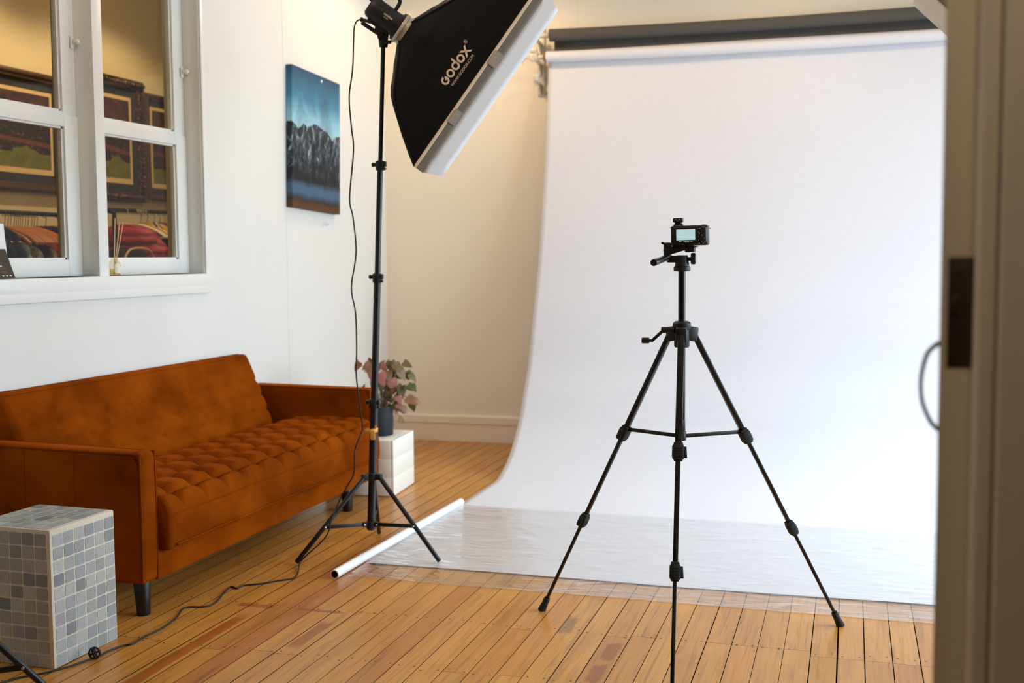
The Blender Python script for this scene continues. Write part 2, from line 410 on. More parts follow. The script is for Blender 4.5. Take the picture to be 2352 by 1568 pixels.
# mountain picture (a printed canvas): local x across, z up, 0..1 through attributes of object coords
def mountain():
    t = NT('mountain_print'); x, y, z = t.sep(t.coord('Generated'))
    y = t.math('ADD', y, t.math('MULTIPLY', t.math('SUBTRACT', x, 1.0), .06))
    v = t.n('ShaderNodeCombineXYZ'); t.link(y, v.inputs[0]); t.link(z, v.inputs[1]); vv = v.outputs[0]
    cl = t.noise(t.mapping(vv, (3.2, 2.2, 1), rot=(0, 0, .5)), 1.3, 5, .6, .6)
    sky = t.ramp(z, [(.55, lin(170, 208, 222)), (.66, lin(142, 196, 216)), (.78, lin(74, 138, 170)), (1, lin(26, 74, 106))])
    sky = t.mix(t.ramp(cl, [(.4, (0, 0, 0, 1)), (.7, (.6, .6, .6, 1))]), sky, lin(60, 86, 104))
    # ridge height over y
    r1 = t.noise(t.n('ShaderNodeCombineXYZ', i_X=y).outputs[0], 26, 4, .65)
    rid = t.ramp(y, [(p, (h_, h_, h_, 1)) for p, h_ in ((0, .604), (.123, .562), (.238, .612), (.30, .586), (.39, .615), (.47, .632), (.546, .622), (.636, .608), (.75, .590), (.83, .542), (.905, .586), (1, .598))])
    hgt = t.math('ADD', t.sep(rid)[0], t.math('MULTIPLY', t.math('SUBTRACT', r1, .5), .07))
    mt = t.math('LESS_THAN', z, hgt)
    rkv = t.mapping(t.mapping(vv, rot=(0, 0, .55)), (17, 6, 1)); rkv2 = t.mapping(t.mapping(vv, rot=(0, 0, -.6)), (19, 7, 1))
    rk = t.math('MAXIMUM', t.noise(rkv, 1, 7, .72, .8), t.math('SUBTRACT', t.noise(rkv2, 1, 7, .72, .8), .03))
    rock = t.ramp(rk, [(.44, lin(18, 22, 27)), (.54, lin(48, 58, 68)), (.60, lin(104, 124, 140)), (.68, lin(206, 200, 196))])
    fl = t.noise(t.mapping(vv, (5, 2, 1)), 1, 3)
    low = t.ramp(t.math('ADD', z, t.math('MULTIPLY', t.math('SUBTRACT', fl, .5), .08)), [(.24, (1, 1, 1, 1)), (.40, (0, 0, 0, 1))])
    rock = t.mix(t.math('MULTIPLY', t.sep(low)[0] if False else low, .9), rock, lin(20, 26, 32))
    c = t.mix(mt, sky, rock)
    mist = t.ramp(t.math('ADD', z, t.math('MULTIPLY', t.math('SUBTRACT', fl, .5), .06)), [(.06, (0, 0, 0, 1)), (.11, (1, 1, 1, 1)), (.155, (1, 1, 1, 1)), (.20, (0, 0, 0, 1))])
    c = t.mix(t.math('MULTIPLY', mist, .75), c, lin(78, 108, 138))
    gr = t.ramp(t.math('ADD', z, t.math('MULTIPLY', t.math('SUBTRACT', fl, .5), .05)), [(.02, (1, 1, 1, 1)), (.085, (0, 0, 0, 1))])
    c = t.mix(gr, c, lin(88, 58, 34))
    mo = t.math('LESS_THAN', t.math('ADD', t.math('POWER', t.math('MULTIPLY', t.math('SUBTRACT', y, .6), .8), 2), t.math('POWER', t.math('SUBTRACT', z, .965), 2)), .00012)
    c = t.mix(mo, c, lin(230, 236, 240))
    t.bsdf(c, .6, 0, .3); return t.m
M['mountain'] = mountain()

def hallprint(name, seed):
    """generic dim interior with a crowd and a green floor"""
    t = NT(name); x, y, z = t.sep(t.coord('Generated'))
    v = t.n('ShaderNodeCombineXYZ', i_Z=seed); t.link(y, v.inputs[0]); t.link(z, v.inputs[1]); vv = v.outputs[0]
    n = t.noise(t.mapping(vv, (9, 9, 1)), 1, 4, .6, .4); n2 = t.noise(t.mapping(vv, (22, 20, 1)), 1, 3, .6)
    top = t.ramp(n, [(.35, lin(52, 34, 26)), (.6, lin(92, 54, 36)), (.8, lin(124, 74, 46))])
    crowd = t.ramp(n2, [(.42, lin(30, 25, 22)), (.6, lin(62, 44, 32)), (.72, lin(150, 98, 66))])
    green = t.ramp(n, [(.3, lin(92, 96, 34)), (.7, lin(124, 126, 46))])
    edge = t.math('ADD', .30, t.math('MULTIPLY', t.math('ABSOLUTE', t.math('SUBTRACT', y, .72)), -.55))
    edge = t.math('ADD', edge, t.math('MULTIPLY', t.math('SUBTRACT', n, .5), .16))
    c = t.mix(t.math('GREATER_THAN', z, .62), crowd, top)
    c = t.mix(t.math('LESS_THAN', z, t.math('MAXIMUM', edge, .2)), c, green)
    band = t.math('LESS_THAN', t.math('ABSOLUTE', t.math('SUBTRACT', t.math('SUBTRACT', z, .42), t.math('MULTIPLY', y, -.1))), .03)
    c = t.mix(t.math('MULTIPLY', band, .5), c, lin(140, 72, 48))
    t.bsdf(c, .35, 0, .4); return t.m
M['framewood'] = simple('dark_brown_frame_wood', (82, 56, 38), .4, nscale=70, namt=.35)
def ornate():
    t = NT('ornate_gilt_frame'); co = t.coord()
    vo = t.n('ShaderNodeTexVoronoi', i_Scale=42); t.link(co, vo.inputs['Vector'])
    c = t.ramp(vo.outputs['Distance'], [(.1, lin(170, 112, 62)), (.35, lin(92, 58, 34)), (.7, lin(40, 26, 18))])
    t.bsdf(c, .35, .2, .5, vo.outputs['Distance'], -.9, .006); return t.m
M['ornate'] = ornate()
M['navymat'] = simple('dark_navy_mount', (42, 42, 44), .8, nscale=60, namt=.08)
M['creammat'] = simple('cream_mount', (222, 190, 132), .8, nscale=60, namt=.04)
M['hangwood'] = simple('varnished_hanger_wood', (176, 104, 54), .25, nscale=60, namt=.25)
M['whitehanger'] = simple('white_plastic_hanger', (226, 214, 184), .4)
M['hook'] = simple('steel_hook', (120, 112, 100), .3, .9)
def cloth(name, c, rough=.85, scale=40, amt=.18):
    return simple('cloth_' + name, c, rough, 0, .2, nscale=scale, namt=amt, bstr=.3, bdist=.004)

# ================================================================== room shell
XW, YB, ZC = -3.07, 7.327, 3.15
# floor: boards as separate strips of one mesh over a dark bed
def build_floor():
    b = B(); bm = b.bm; lay = bm.faces.layers.float.new('rnd')
    forced = {}                                  # joints seen in the foreground, by board number
    for n0, n1, y in ((-5, -2, 3.657), (-1, 3, 3.613), (-24, -24, 3.173), (-21, -21, 3.194), (-14, -14, 3.183), (-13, -13, 3.62), (-9, -9, 3.632), (-15, -15, 4.083)):
        for n in range(n0, n1 + 1): forced[n] = y
    for n in range(-38, 34):
        x0 = -.026 + n * PITCH; g = rng.choice((.0016, .0020, .0024, .0032, .0040)) / 2
        if n in (-1, 0): g = .0024
        y = forced.get(n, 3.2 + .452 * rng.randint(-9, 8)); ys = [y]
        while ys[-1] < 7.4: ys.append(ys[-1] + .452 * rng.randint(3, 9))
        while ys[0] > -1.6: ys.insert(0, ys[0] - .452 * rng.randint(3, 9))
        for y0, y1 in zip(ys, ys[1:]):
            y0 = max(y0, -1.6); y1 = min(y1, 7.4)
            if y1 - y0 < .05: continue
            e = .0007
            vs = [bm.verts.new(p) for p in ((x0 + g, y0 + e, 0), (x0 + PITCH - g, y0 + e, 0), (x0 + PITCH - g, y1 - e, 0), (x0 + g, y1 - e, 0))]
            f = bm.faces.new(vs); f[lay] = rng.random()
    o = b.build('floor', M['floor'], smooth=0); struct(o)
    bed = B().box2((-3.15, -1.6, -.04), (2.75, 7.4, -.006)).build('gap_bed', M['gap'], o, smooth=0)
    return o
build_floor()

# left wall with the window opening
OY0, OM0, OM1, OY1, OZ0, OZ1 = 3.42, 4.176, 4.242, 5.0, 1.18, 2.62
XO = -3.25
w = B()
w.box2((XO, -1.6, 0), (XW, OY0, ZC)).box2((XO, OY1, 0), (XW, YB + .12, ZC)).box2((XO, OY0, 0), (XW, OY1, OZ0)).box2((XO, OY0, OZ1), (XW, OY1, ZC))
struct(w.build('wall_left', M['wall'], smooth=0))
w = B().box2((XO, YB, 0), (2.75, YB + .12, ZC)); struct(w.build('wall_back', M['backwall'], smooth=0))
# right wall with a wide window (daylight) beyond the frame
w = B().box2((2.6, 1.3, 0), (2.75, 2.95, ZC)).box2((2.6, 7.1, 0), (2.75, YB, ZC)).box2((2.6, 2.95, 0), (2.75, 7.1, .35)).box2((2.6, 2.95, 2.75), (2.75, 7.1, ZC))
struct(w.build('wall_right', M['wall'], smooth=0))
w = B().box2((XO, -1.6, ZC), (2.75, YB + .12, ZC + .1)); struct(w.build('ceiling', M['ceil'], smooth=0))
# front wall: the photograph looks through its wide doorway
w = B().box2((.166, 1.385, 0), (2.6, 1.47, ZC)).box2((-3.07, 1.30, 2.3), (.166, 1.42, ZC))
struct(w.build('wall_front', M['doorpaint'], smooth=0))
# doorway trim right beside the lens: rounded stop, groove and flat architrave
def vstrip(pts, z0, z1, name, mat, parent=None, smooth=50):
    b = B(); b.prism(pts, z1 - z0, Matrix.Translation((0, 0, z0))); return b.build(name, mat, parent, smooth)
stop = [(.136, 1.425)] + [(.146 - .0105 * math.cos(a), 1.40 - .0105 * math.sin(a)) for a in [R(d) for d in range(0, 91, 15)]] + [(.1545, 1.3895), (.1545, 1.408), (.160, 1.408), (.160, 1.425)]
struct(vstrip(stop, 0, 2.3, 'trim_1', M['doorpaint']))
arch = [(.158, 1.425), (.158, 1.378)] + [(.163 - .005 * math.cos(a), 1.378 - .005 * math.sin(a)) for a in [R(d) for d in range(0, 91, 30)]] + [(.26, 1.373), (.26, 1.3845), (.1665, 1.3845), (.1665, 1.425)]
struct(vstrip(arch, 0, 2.3, 'trim_2', M['doorpaint']))
# door leaf seen edge-on, opened back against its return
ex, ey = .1015, 1.45
dd = V((.115, .993, 0)).normalized(); dn = V((dd.y, -dd.x, 0))
leaf = [(ex, ey), (ex + .0375, ey), (ex + .0375 + dd.x * .8, ey + dd.y * .8), (ex + dd.x * .8, ey + dd.y * .8)]
door = struct(vstrip(leaf, .012, 2.28, 'door_1', M['doorpaint'], smooth=0))
lp = B().box((ex + .0235, ey - .001, 1.1805), (.0305, .002, .131), bev=.0006)
for zz in (1.132, 1.228): lp.cyl((ex + .022, ey - .0035, zz), (ex + .022, ey - .001, zz), .005, .004, 14)
lp.box((ex + .016, ey - .004, 1.19), (.010, .006, .022), bev=.002)
pl = lp.build('lock_plate', M['plate'], door); pl['label'] = 'dark bronze lock plate'
hb = B(); hx = ex + dd.x * .05; hy = ey + dd.y * .05
hb.tube([(hx + .004, hy, 1.143), (hx - .006, hy, 1.138), (hx - .016, hy, 1.127), (hx - .0215, hy, 1.106), (hx - .023, hy, 1.087), (hx - .0205, hy, 1.066), (hx - .012, hy, 1.045), (hx - .005, hy, 1.036), (hx + .004, hy, 1.030)], lambda u: .0026 + .0012 * abs(2 * u - 1) ** 3, 10, 5)
hb.sphere((hx + .002, hy, 1.143), .006, (.6, 1, 1.6)).sphere((hx + .002, hy, 1.030), .006, (.6, 1, 1.6))
hd = hb.build('pull_handle', M['handle'], door); hd['label'] = 'curved steel pull handle'
# wall joints and baseboards
def strip(name, lo, hi, mat, bev=0): return struct(B().box2(lo, hi, bev).build(name, mat, smooth=0))
strip('trim_3', (-1.7185, YB - .0015, .18), (-1.7155, YB + .01, ZC), M['backwall'])
strip('trim_4', (XW - .01, 5.872, .18), (XW + .0015, 5.875, ZC), M['wall'])
bb = B(); bb.prism([(0, 0), (.018, 0), (.018, .118), (.024, .124), (.024, .168), (.016, .178), (0, .178)], 5.68, frame((-3.07, YB, 0), (0, -1, 0), (0, 0, 1), (1, 0, 0)))
struct(bb.build('baseboard_back', M['backwall'], smooth=0))
bb = B(); bb.prism([(0, 0), (.018, 0), (.018, .118), (.024, .124), (.024, .168), (.016, .178), (0, .178)], 5.87, frame((XW, 1.42, 0), (1, 0, 0), (0, 0, 1), (0, 1, 0)))
struct(bb.build('baseboard_left', M['wall'], smooth=0))

# ---- the double sash window in the left wall
XS = -3.15
win = B()
win.box2((XO + .02, OY0, OZ0 - .06), (XW + .022, OY1 + .034, OZ0), bev=.003)            # sill board
wo = struct(win.build('window_1', M['trimw']))
ap = B().box2((XW, OY0 - .1, 1.085), (XW + .0215, OY1 + .034, 1.15), bev=.002); ap.build('apron', M['trimw'], wo)
mu = B().box2((XO + .01, OM0, OZ0), (XW + .004, OM1, OZ1), bev=.002); mu.build('mullion', M['trimw'], wo)
be = B().box2((XW - .005, OY1 + .004, OZ0), (XW + .012, OY1 + .032, OZ1), bev=.003).box2((XW - .06, OY1 - .001, OZ0), (XW - .004, OY1 + .004, OZ1)); be.build('casing', M['trimw'], wo)
def sash(y0, y1, tag_):
    zr0, zr1 = 1.803, 1.868
    def frm(x0, x1, z0, z1, sw, bw, tw):
        b = B()
        for lo, hi in (((x0, y0, z0), (x1, y0 + sw, z1)), ((x0, y1 - sw, z0), (x1, y1, z1)), ((x0, y0 + sw, z0), (x1, y1 - sw, z0 + bw)), ((x0, y0 + sw, z1 - tw), (x1, y1 - sw, z1))):
            b.box2(lo, hi, bev=.0025)
        # glazing bead
        i = .008; xa = x0 + .006; xb = x1 - .012
        for lo, hi in (((xa, y0 + sw - .001, z0 + bw), (xb, y0 + sw + i, z1 - tw)), ((xa, y1 - sw - i, z0 + bw), (xb, y1 - sw + .001, z1 - tw)), ((xa, y0 + sw, z0 + bw - .001), (xb, y1 - sw, z0 + bw + i)), ((xa, y0 + sw, z1 - tw - i), (xb, y1 - sw, z1 - tw + .001))):
            b.box2(lo, hi)
        return b
    lo = frm(XS - .038, XS, OZ0 + .002, zr1 - .016, .088, .070, .048).build('sash_frame', M['trimw'], wo)
    up = frm(XS - .045, XS - .006, zr1 - .018, OZ1, .088, .018, .06).build('sash_frame', M['trimw'], wo)
    B().box2((XS - .024, y0 + .085, OZ0 + .07), (XS - .021, y1 - .085, zr1 - .06)).build('pane', M['glass'], lo, smooth=0)
    B().box2((XS - .030, y0 + .085, zr1 - .002), (XS - .027, y1 - .085, OZ1 - .058)).build('pane', M['glass'], up, smooth=0)
    k = B().box((XS + .001, y1 - .022, 2.16), (.006, .020, .050), bev=.001)
    k.cyl((XS, y1 - .018, 2.163), (XS + .02, y1 - .018, 2.163), .008, .006, 14).sphere((XS + .024, y1 - .018, 2.163), .0125)
    k.build('sash_lock', M['trimw'], wo)
sash(OY0, OM0, 'a'); sash(OM1, OY1, 'b')
# outer reveal lining seen through the panes
rv = B()
for y in (OM0, OY1): rv.box2((XO - .015, y - .006, OZ0), (XS - .047, y + .0005, OZ1))
rv.build('outer_lining', M['reveal'], wo, smooth=0)

# ================================================================== room behind the window
XH = -4.62
struct(B().box2((XH - .1, 1.5, 0), (XH, 9, ZC)).build('wall_hall', M['backroom'], smooth=0))
struct(B().box2((XH, 8.9, 0), (XO, 9, ZC)).box2((XH, 1.5, 0), (XO, 1.6, ZC)).build('wall_hall_ends', M['backroom'], smooth=0))
struct(B().box2((XH - .1, 1.5, -.05), (XO + .1, 9, -.006)).build('floor_hall', M['gap'], smooth=0))
struct(B().box2((XH - .1, 1.5, ZC), (XO, 9, ZC + .1)).build('ceiling_hall', M['ceil'], smooth=0))
def framed(name, label, y0, y1, z0, z1, fw, mw, cw, fmat, seed, cb=None):
    t = thing(name, label, 'picture', (XH, (y0 + y1) / 2, z0), 'framed prints behind the window')
    x0 = XH + .002
    f = B()
    def ring(bld, a0, a1, b0, b1, wd, xa, xb, bev=0):
        bld.box2((xa, a0, b0), (xb, a0 + wd, b1), bev).box2((xa, a1 - wd, b0), (xb, a1, b1), bev).box2((xa, a0 + wd, b0), (xb, a1 - wd, b0 + wd), bev).box2((xa, a0 + wd, b1 - wd), (xb, a1 - wd, b1), bev)
    ring(f, y0, y1, z0, z1, fw, x0, x0 + .035, .004); ring(f, y0 + fw * .15, y1 - fw * .15, z0 + fw * .15, z1 - fw * .15, fw * .45, x0, x0 + .05, .006)
    if fmat is M['ornate']:
        n = 26
        for k in range(n):
            for yy in (y0 + fw * .5, y1 - fw * .5): f.sphere((x0 + .045, yy, z0 + (z1 - z0) * (k + .5) / n), .014, (1, .9, .8), u=8, v=6)
            for zz in (z0 + fw * .5, z1 - fw * .5): f.sphere((x0 + .045, y0 + (y1 - y0) * (k + .5) / n, zz), .014, (1, .8, .9), u=8, v=6)
    f.build('picture_frame', fmat, t)
    B().box2((x0, y0 + fw, z0 + fw), (x0 + .012, y1 - fw, z1 - fw)).build('mount', M['navymat'], t, smooth=0)
    a = fw + mw; B().box2((x0, y0 + a, z0 + a), (x0 + .014, y1 - a, z1 - a)).build('inner_mount', M['creammat'], t, smooth=0)
    c = a + cw; B().box2((x0, y0 + c, z0 + c + .012), (x0 + .016, y1 - c, z1 - c)).build('print', hallprint('hall_print_%d' % seed, seed * 3.7), t, smooth=0)
framed('framed_print', 'wide framed print with plain brown frame on wall behind the leaflet window', 4.95, 5.968, 1.648, 2.345, .05, .055, .022, M['framewood'], 1)
framed('framed_print', 'framed print in knobbly gilt frame seen above the red puffer jacket', 6.02, 6.77, 1.632, 2.435, .062, .055, .024, M['ornate'], 2)
framed('framed_print', 'partly hidden framed print with dark plain frame beside the gilt one', 6.785, 7.6, 1.655, 2.375, .04, .045, .022, M['framewood'], 3)

# garment rails and clothes
XR = -4.2
def rail(label, y0, y1, z):
    t = thing('garment_rail', label, 'clothes rail', (XR, (y0 + y1) / 2, 0), 'garment rails behind the window')
    B().tube([(XR, y0, z - .06), (XR, y0 + .004, z - .02), (XR, y0 + .03, z), (XR, y1 - .03, z), (XR, y1 - .004, z - .02), (XR, y1, z - .06)], .0125, 12, 4).build('top_bar', M['black'], t)
    for yy in (y0, y1):
        B().cyl((XR, yy, .03), (XR, yy, z - .05), .0135, seg=14).build('post', M['black'], t)
        B().bar((XR - .25, yy, .02), (XR + .25, yy, .02), .03, .03, .004).cyl((XR - .22, yy, 0), (XR - .22, yy, .02), .012).cyl((XR + .22, yy, 0), (XR + .22, yy, .02), .012).build('foot', M['black'], t)
    return t
rail('black garment rail hung with dark and orange clothes behind the leaflet', 4.05, 5.485, 1.498)
rail('black garment rail holding the red puffer jacket behind the reed diffuser', 5.872, 7.2, 1.545)
def hanger(y, z, mat, parent, wood=True, dx=0):
    h = B(); r = .016
    h.tube([(XR + dx, y, z - .075)] + [(XR + dx + .002 - r * math.cos(a) , y, z + .004 + r * math.sin(a)) for a in [R(q) for q in (240, 300, 0, 60, 120, 180, 215)]], .0018, 6, 3)
    s = [(XR - .205, y, z - .155), (XR - .15, y, z - .118), (XR - .07, y, z - .088), (XR, y, z - .072), (XR + .07, y, z - .088), (XR + .15, y, z - .118), (XR + .205, y, z - .155)]
    k = B(); k.tube(s, .011 if wood else .005, 8, 4)
    if not wood: k.tube([s[0], s[-1]], .004, 6)
    o = k.build('hanger_bar', mat, parent); h.build('hook', M['hook'] if wood else mat, o)
    return o
def garment(name, label, cat, y, z, mat, wid=.21, thick=.03, length=.75, sleeve=.55, drop=.0, quilt=0, group=None, seed=0, wood=True, trim=None, sl_r=.05, neck=.06):
    t = thing(name, label, cat, (XR, y, z - .07), group)
    hanger(y, z, M['hangwood'] if wood else M['whitehanger'], t, wood)
    b = B(); ph = rng.random() * 6; sh = -.10 - drop
    def sec(u, v):
        a = 2 * PI * u; zz = sh + .045 - v * length
        if v < .12:
            q = v / .12; wx = neck + (wid - neck) * math.sin(q * PI / 2) ** .8; zz = sh + .045 - q * .085; th = thick * (.55 + .45 * q)
        else:
            q = (v - .12) / .88; wx = wid * (1 + .06 * q); zz = sh - .04 - q * (length - .085); th = thick * (1 + .25 * q)
        fo = 1 + .16 * math.sin(3 * a + ph + 4 * v) * min(1, v * 2) + .08 * math.sin(7 * a + ph)
        if quilt: th *= 1 + .22 * abs(math.sin(v * quilt * PI)); wx *= 1 + .03 * abs(math.sin(v * quilt * PI))
        return V((XR + wx * math.cos(a), y + th * fo * math.sin(a), z + zz))
    b.grid(sec, 28, 40, wrapu=True)
    for sg in (-1, 1):
        def arm(u, v):
            a = 2 * PI * u
            c = V((XR + sg * (wid - .03 + .03 * math.sin(min(1, v * 1.3) * PI / 2)), y + .01 * math.sin(v * 5 + ph), z + sh - .05 - v * sleeve))
            r = sl_r * (1 - .25 * v) * (.35 + .65 * smooth01(v, 0, .15))
            if quilt: r *= 1 + .15 * abs(math.sin(v * quilt * .8 * PI))
            return c + V((r * math.cos(a), r * .8 * math.sin(a) * (1 + .1 * math.sin(3 * a + ph)), .02 * math.cos(a) * sg))
        b.grid(arm, 16, 24, wrapu=True)
    bmesh.ops.recalc_face_normals(b.bm, faces=b.bm.faces)
    b.build('garment_body', mat, t, smooth=180)
    if trim: trim(t, y, z, sh)
    return t
GR1, GR2 = 'clothes hung on the rail behind the leaflet', 'clothes hung on the rail behind the diffuser'
Z1, Z2 = 1.498 - .008, 1.545 - .008
garment('hanging_coat', 'dark navy coat on hanger just above the black leaflet', 'coat', 4.755, Z1, cloth('navy', (38, 42, 52)), length=.9, group=GR1)
garment('hanging_coat', 'charcoal coat on hanger between navy coat and grey green jacket', 'coat', 4.815, Z1, cloth('charcoal', (44, 46, 48)), length=.9, group=GR1)
garment('hanging_jacket', 'grey green jacket with drooping collar hung on rail behind first window', 'jacket', 4.89, Z1, cloth('sage', (136, 140, 122)), thick=.04, wid=.2, drop=.05, length=.85, group=GR1)
garment('hanging_shirt', 'beige brown shirt hung between grey green jacket and spotted blouse', 'shirt', 4.945, Z1, cloth('beige', (124, 106, 84)), wid=.2, drop=.085, thick=.022, group=GR1)
def spotted():
    t = NT('cloth_spotted'); vo = t.n('ShaderNodeTexVoronoi', i_Scale=55); t.link(t.coord(), vo.inputs['Vector'])
    t.bsdf(t.ramp(vo.outputs['Distance'], [(.22, lin(50, 44, 40)), (.3, lin(198, 182, 150))]), .85, 0, .2); return t.m
garment('hanging_blouse', 'cream blouse with small dark spots hung beside the dark brown jumper', 'blouse', 4.99, Z1, spotted(), wid=.2, drop=.08, thick=.02, group=GR1)
garment('hanging_jumper', 'dark brown jumper hung between spotted blouse and lace blouse', 'jumper', 5.045, Z1, cloth('umber', (50, 42, 38)), wid=.2, drop=.045, thick=.03, group=GR1)
garment('hanging_blouse', 'pale lace blouse with pink edge hung under the orange knit top', 'blouse', 5.10, Z1, cloth('lace', (196, 172, 150), scale=220, amt=.4), wid=.2, drop=.08, thick=.02, group=GR1)
garment('hanging_knitwear', 'bright orange knitted jumper on hanger behind first window', 'jumper', 5.15, Z1, cloth('orange', (236, 88, 40), scale=160, amt=.3), wid=.2, thick=.03, drop=.055, length=.16, sleeve=.14, sl_r=.055, group=GR1)
garment('hanging_skirt', 'rust red skirt hanging below the orange knit top', 'skirt', 5.168, Z1, cloth('rust', (140, 62, 48)), wid=.17, thick=.02, drop=.12, length=.7, sleeve=.1, sl_r=.02, group=GR1)
garment('hanging_jacket', 'dark grey denim jacket hung beside the orange knit top', 'jacket', 5.26, Z1, cloth('denimgrey', (56, 54, 56)), wid=.2, thick=.025, length=.85, group=GR1)
garment('hanging_jacket', 'near black jacket hung last before the rail post with curved top', 'jacket', 5.37, Z1, cloth('nearblack', (36, 34, 34)), wid=.2, thick=.02, length=.85, group=GR1)
for k, y in enumerate((4.97, 5.015, 5.03, 5.06, 5.075, 5.12, 5.19)):
    t = thing('clothes_hanger', 'bare varnished wooden hanger on rail above the grey green jacket', 'hanger', (XR, y, Z1 - .07), 'bare wooden hangers')
    hanger(y, Z1, M['hangwood'], t)
def puff(t, y, z, sh): pass
def puffer():
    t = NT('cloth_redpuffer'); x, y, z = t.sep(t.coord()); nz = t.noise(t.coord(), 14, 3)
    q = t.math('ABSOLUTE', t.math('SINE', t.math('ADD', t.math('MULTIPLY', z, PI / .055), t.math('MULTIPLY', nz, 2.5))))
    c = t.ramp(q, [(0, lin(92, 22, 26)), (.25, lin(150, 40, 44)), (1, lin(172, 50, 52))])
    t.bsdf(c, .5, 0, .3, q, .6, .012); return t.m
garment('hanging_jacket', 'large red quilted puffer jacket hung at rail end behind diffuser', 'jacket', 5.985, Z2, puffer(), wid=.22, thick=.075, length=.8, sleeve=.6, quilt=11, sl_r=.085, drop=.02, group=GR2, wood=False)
for k, y in enumerate((6.085, 6.105, 6.122, 6.145, 6.172)):
    t = thing('clothes_hanger', 'bare white plastic hanger in the cluster beside red puffer jacket', 'hanger', (XR, y, Z2 - .07), 'bare white hangers')
    hanger(y, Z2, M['whitehanger'], t, False)
garment('hanging_jacket', 'dark jacket hung between white hangers and yellow striped jersey', 'jacket', 6.13, Z2, cloth('slate', (48, 48, 54)), wid=.2, thick=.025, drop=.05, group=GR2)
def jersey():
    t = NT('cloth_jersey'); x, y, z = t.sep(t.coord())
    f = t.math('ADD', t.math('MULTIPLY', x, 9), t.math('MULTIPLY', z, 9))
    s = t.math('FRACT', f)
    c = t.ramp(s, [(0, lin(196, 158, 38)), (.5, lin(206, 168, 42)), (.55, lin(44, 44, 50)), (.68, lin(190, 180, 150)), (.8, lin(44, 44, 50)), (.86, lin(196, 158, 38))], 'CONSTANT')
    t.bsdf(c, .8, 0, .2); return t.m
garment('hanging_jersey', 'yellow jersey with dark and pale stripes hung near the pane edge', 'jersey', 6.20, Z2, jersey(), wid=.2, thick=.035, sl_r=.065, group=GR2)
garment('hanging_jacket', 'blue denim jacket hung behind the yellow striped jersey', 'jacket', 6.27, Z2, cloth('denim', (58, 70, 88)), wid=.2, thick=.03, group=GR2)
garment('hanging_shirt', 'bright red shirt hung past the blue denim jacket', 'shirt', 6.33, Z2, cloth('brightred', (176, 44, 34)), wid=.2, thick=.025, group=GR2)
garment('hanging_shirt', 'rusty orange shirt hung past the bright red shirt', 'shirt', 6.385, Z2, cloth('rusty', (160, 84, 42)), wid=.2, thick=.025, group=GR2)
# dark bag with tan piping under the red jacket
t = thing('travel_bag', 'black bag with tan piping below the red puffer jacket', 'bag', (-4.0, 5.70, 1.0))
B().box((-4.0, 5.70, 1.16), (.16, .34, .32), bev=.09, seg=5).build('bag_body', cloth('bag', (34, 34, 34)), t, smooth=180)
B().tube([(-3.918, 5.54, 1.10), (-3.915, 5.545, 1.22), (-3.915, 5.60, 1.30), (-3.915, 5.70, 1.315), (-3.915, 5.80, 1.30), (-3.915, 5.855, 1.22), (-3.918, 5.86, 1.10)], .006, 8, 5).build('piping', M['reed'], t)
t2 = thing('storage_trunk', 'dark storage trunk under the black bag in the room behind', 'trunk', (-4.0, 5.70, 0))
B().box2((-4.12, 5.46, 0), (-3.88, 5.94, .98), .01).build('trunk_body', M['framewood'], t2)
B().box2((-4.125, 5.455, .93), (-3.875, 5.945, 1.0), .008).build('lid', M['framewood'], t2)

# ---- small things on the window sill
# black leaflet leaning on the sash
t = thing('leaflet', 'black leaflet with yellow print leaning on the window sill', 'leaflet', (-3.095, 3.62, OZ0))
ang = math.atan2(.05, .13)
LM = frame((-3.092, 3.693, OZ0 + .0005), (0, -1, 0), (-math.sin(ang), 0, math.cos(ang)), (math.cos(ang), 0, math.sin(ang)))
B().box((0, 0, 0), (1, 1, 1)).bm.free()
b = B(); b.box((.075, .0698, 0), (.15, .139, .0012)); bmesh.ops.transform(b.bm, matrix=LM, verts=b.bm.verts); b.build('card', M['leaflet'], t, smooth=0)
b = B()
for tx, sz, x, y in (('R', .017, .064, .096), ('A', .017, .070, .078)):
    tb = text_bm(tx, sz); bmesh.ops.transform(tb, matrix=LM @ Matrix.Translation((x - .001, y, .0009)) @ Matrix.Diagonal((-1, 1, 1, 1)) @ Matrix.Translation((-.0, 0, 0)), verts=tb.verts)
    bmesh.ops.reverse_faces(tb, faces=tb.faces); b._merge(tb)
b.build('heading', M['yellowink'], t, smooth=0)
b = B()
for x, y, wd in ((.055, .066, .03), (.06, .061, .03), (.052, .043, .035), (.05, .039, .03), (.05, .030, .03), (.048, .026, .04)):
    b.box((x, y, .0007), (wd, .0016, .0006))
bmesh.ops.transform(b.bm, matrix=LM, verts=b.bm.verts); b.build('small_print', M['goldink'], t, smooth=0)
for x, y, wd, hh in ((.062, .052, .022, .003), (.022, .0115, .012, .005), (.042, .0115, .010, .005), (.062, .0115, .012, .004)):
    b = B(); b.box((x, y, .0007), (wd, hh, .0006)); bmesh.ops.transform(b.bm, matrix=LM, verts=b.bm.verts); b.build('contact_print', M['paperwhite'], t, smooth=0)
wc = B(); ang2 = math.atan2(.02, .21); LM2 = frame((-3.125, 3.70, OZ0 + .0005), (0, -1, 0), (-math.sin(ang2), 0, math.cos(ang2)), (math.cos(ang2), 0, math.sin(ang2)))
wc.box((.075, .105, 0), (.15, .215, .0012)); bmesh.ops.transform(wc.bm, matrix=LM2, verts=wc.bm.verts)
tag(wc.build('notice_card', M['paperwhite'], smooth=0), 'white card standing behind the black leaflet on sill', 'card')
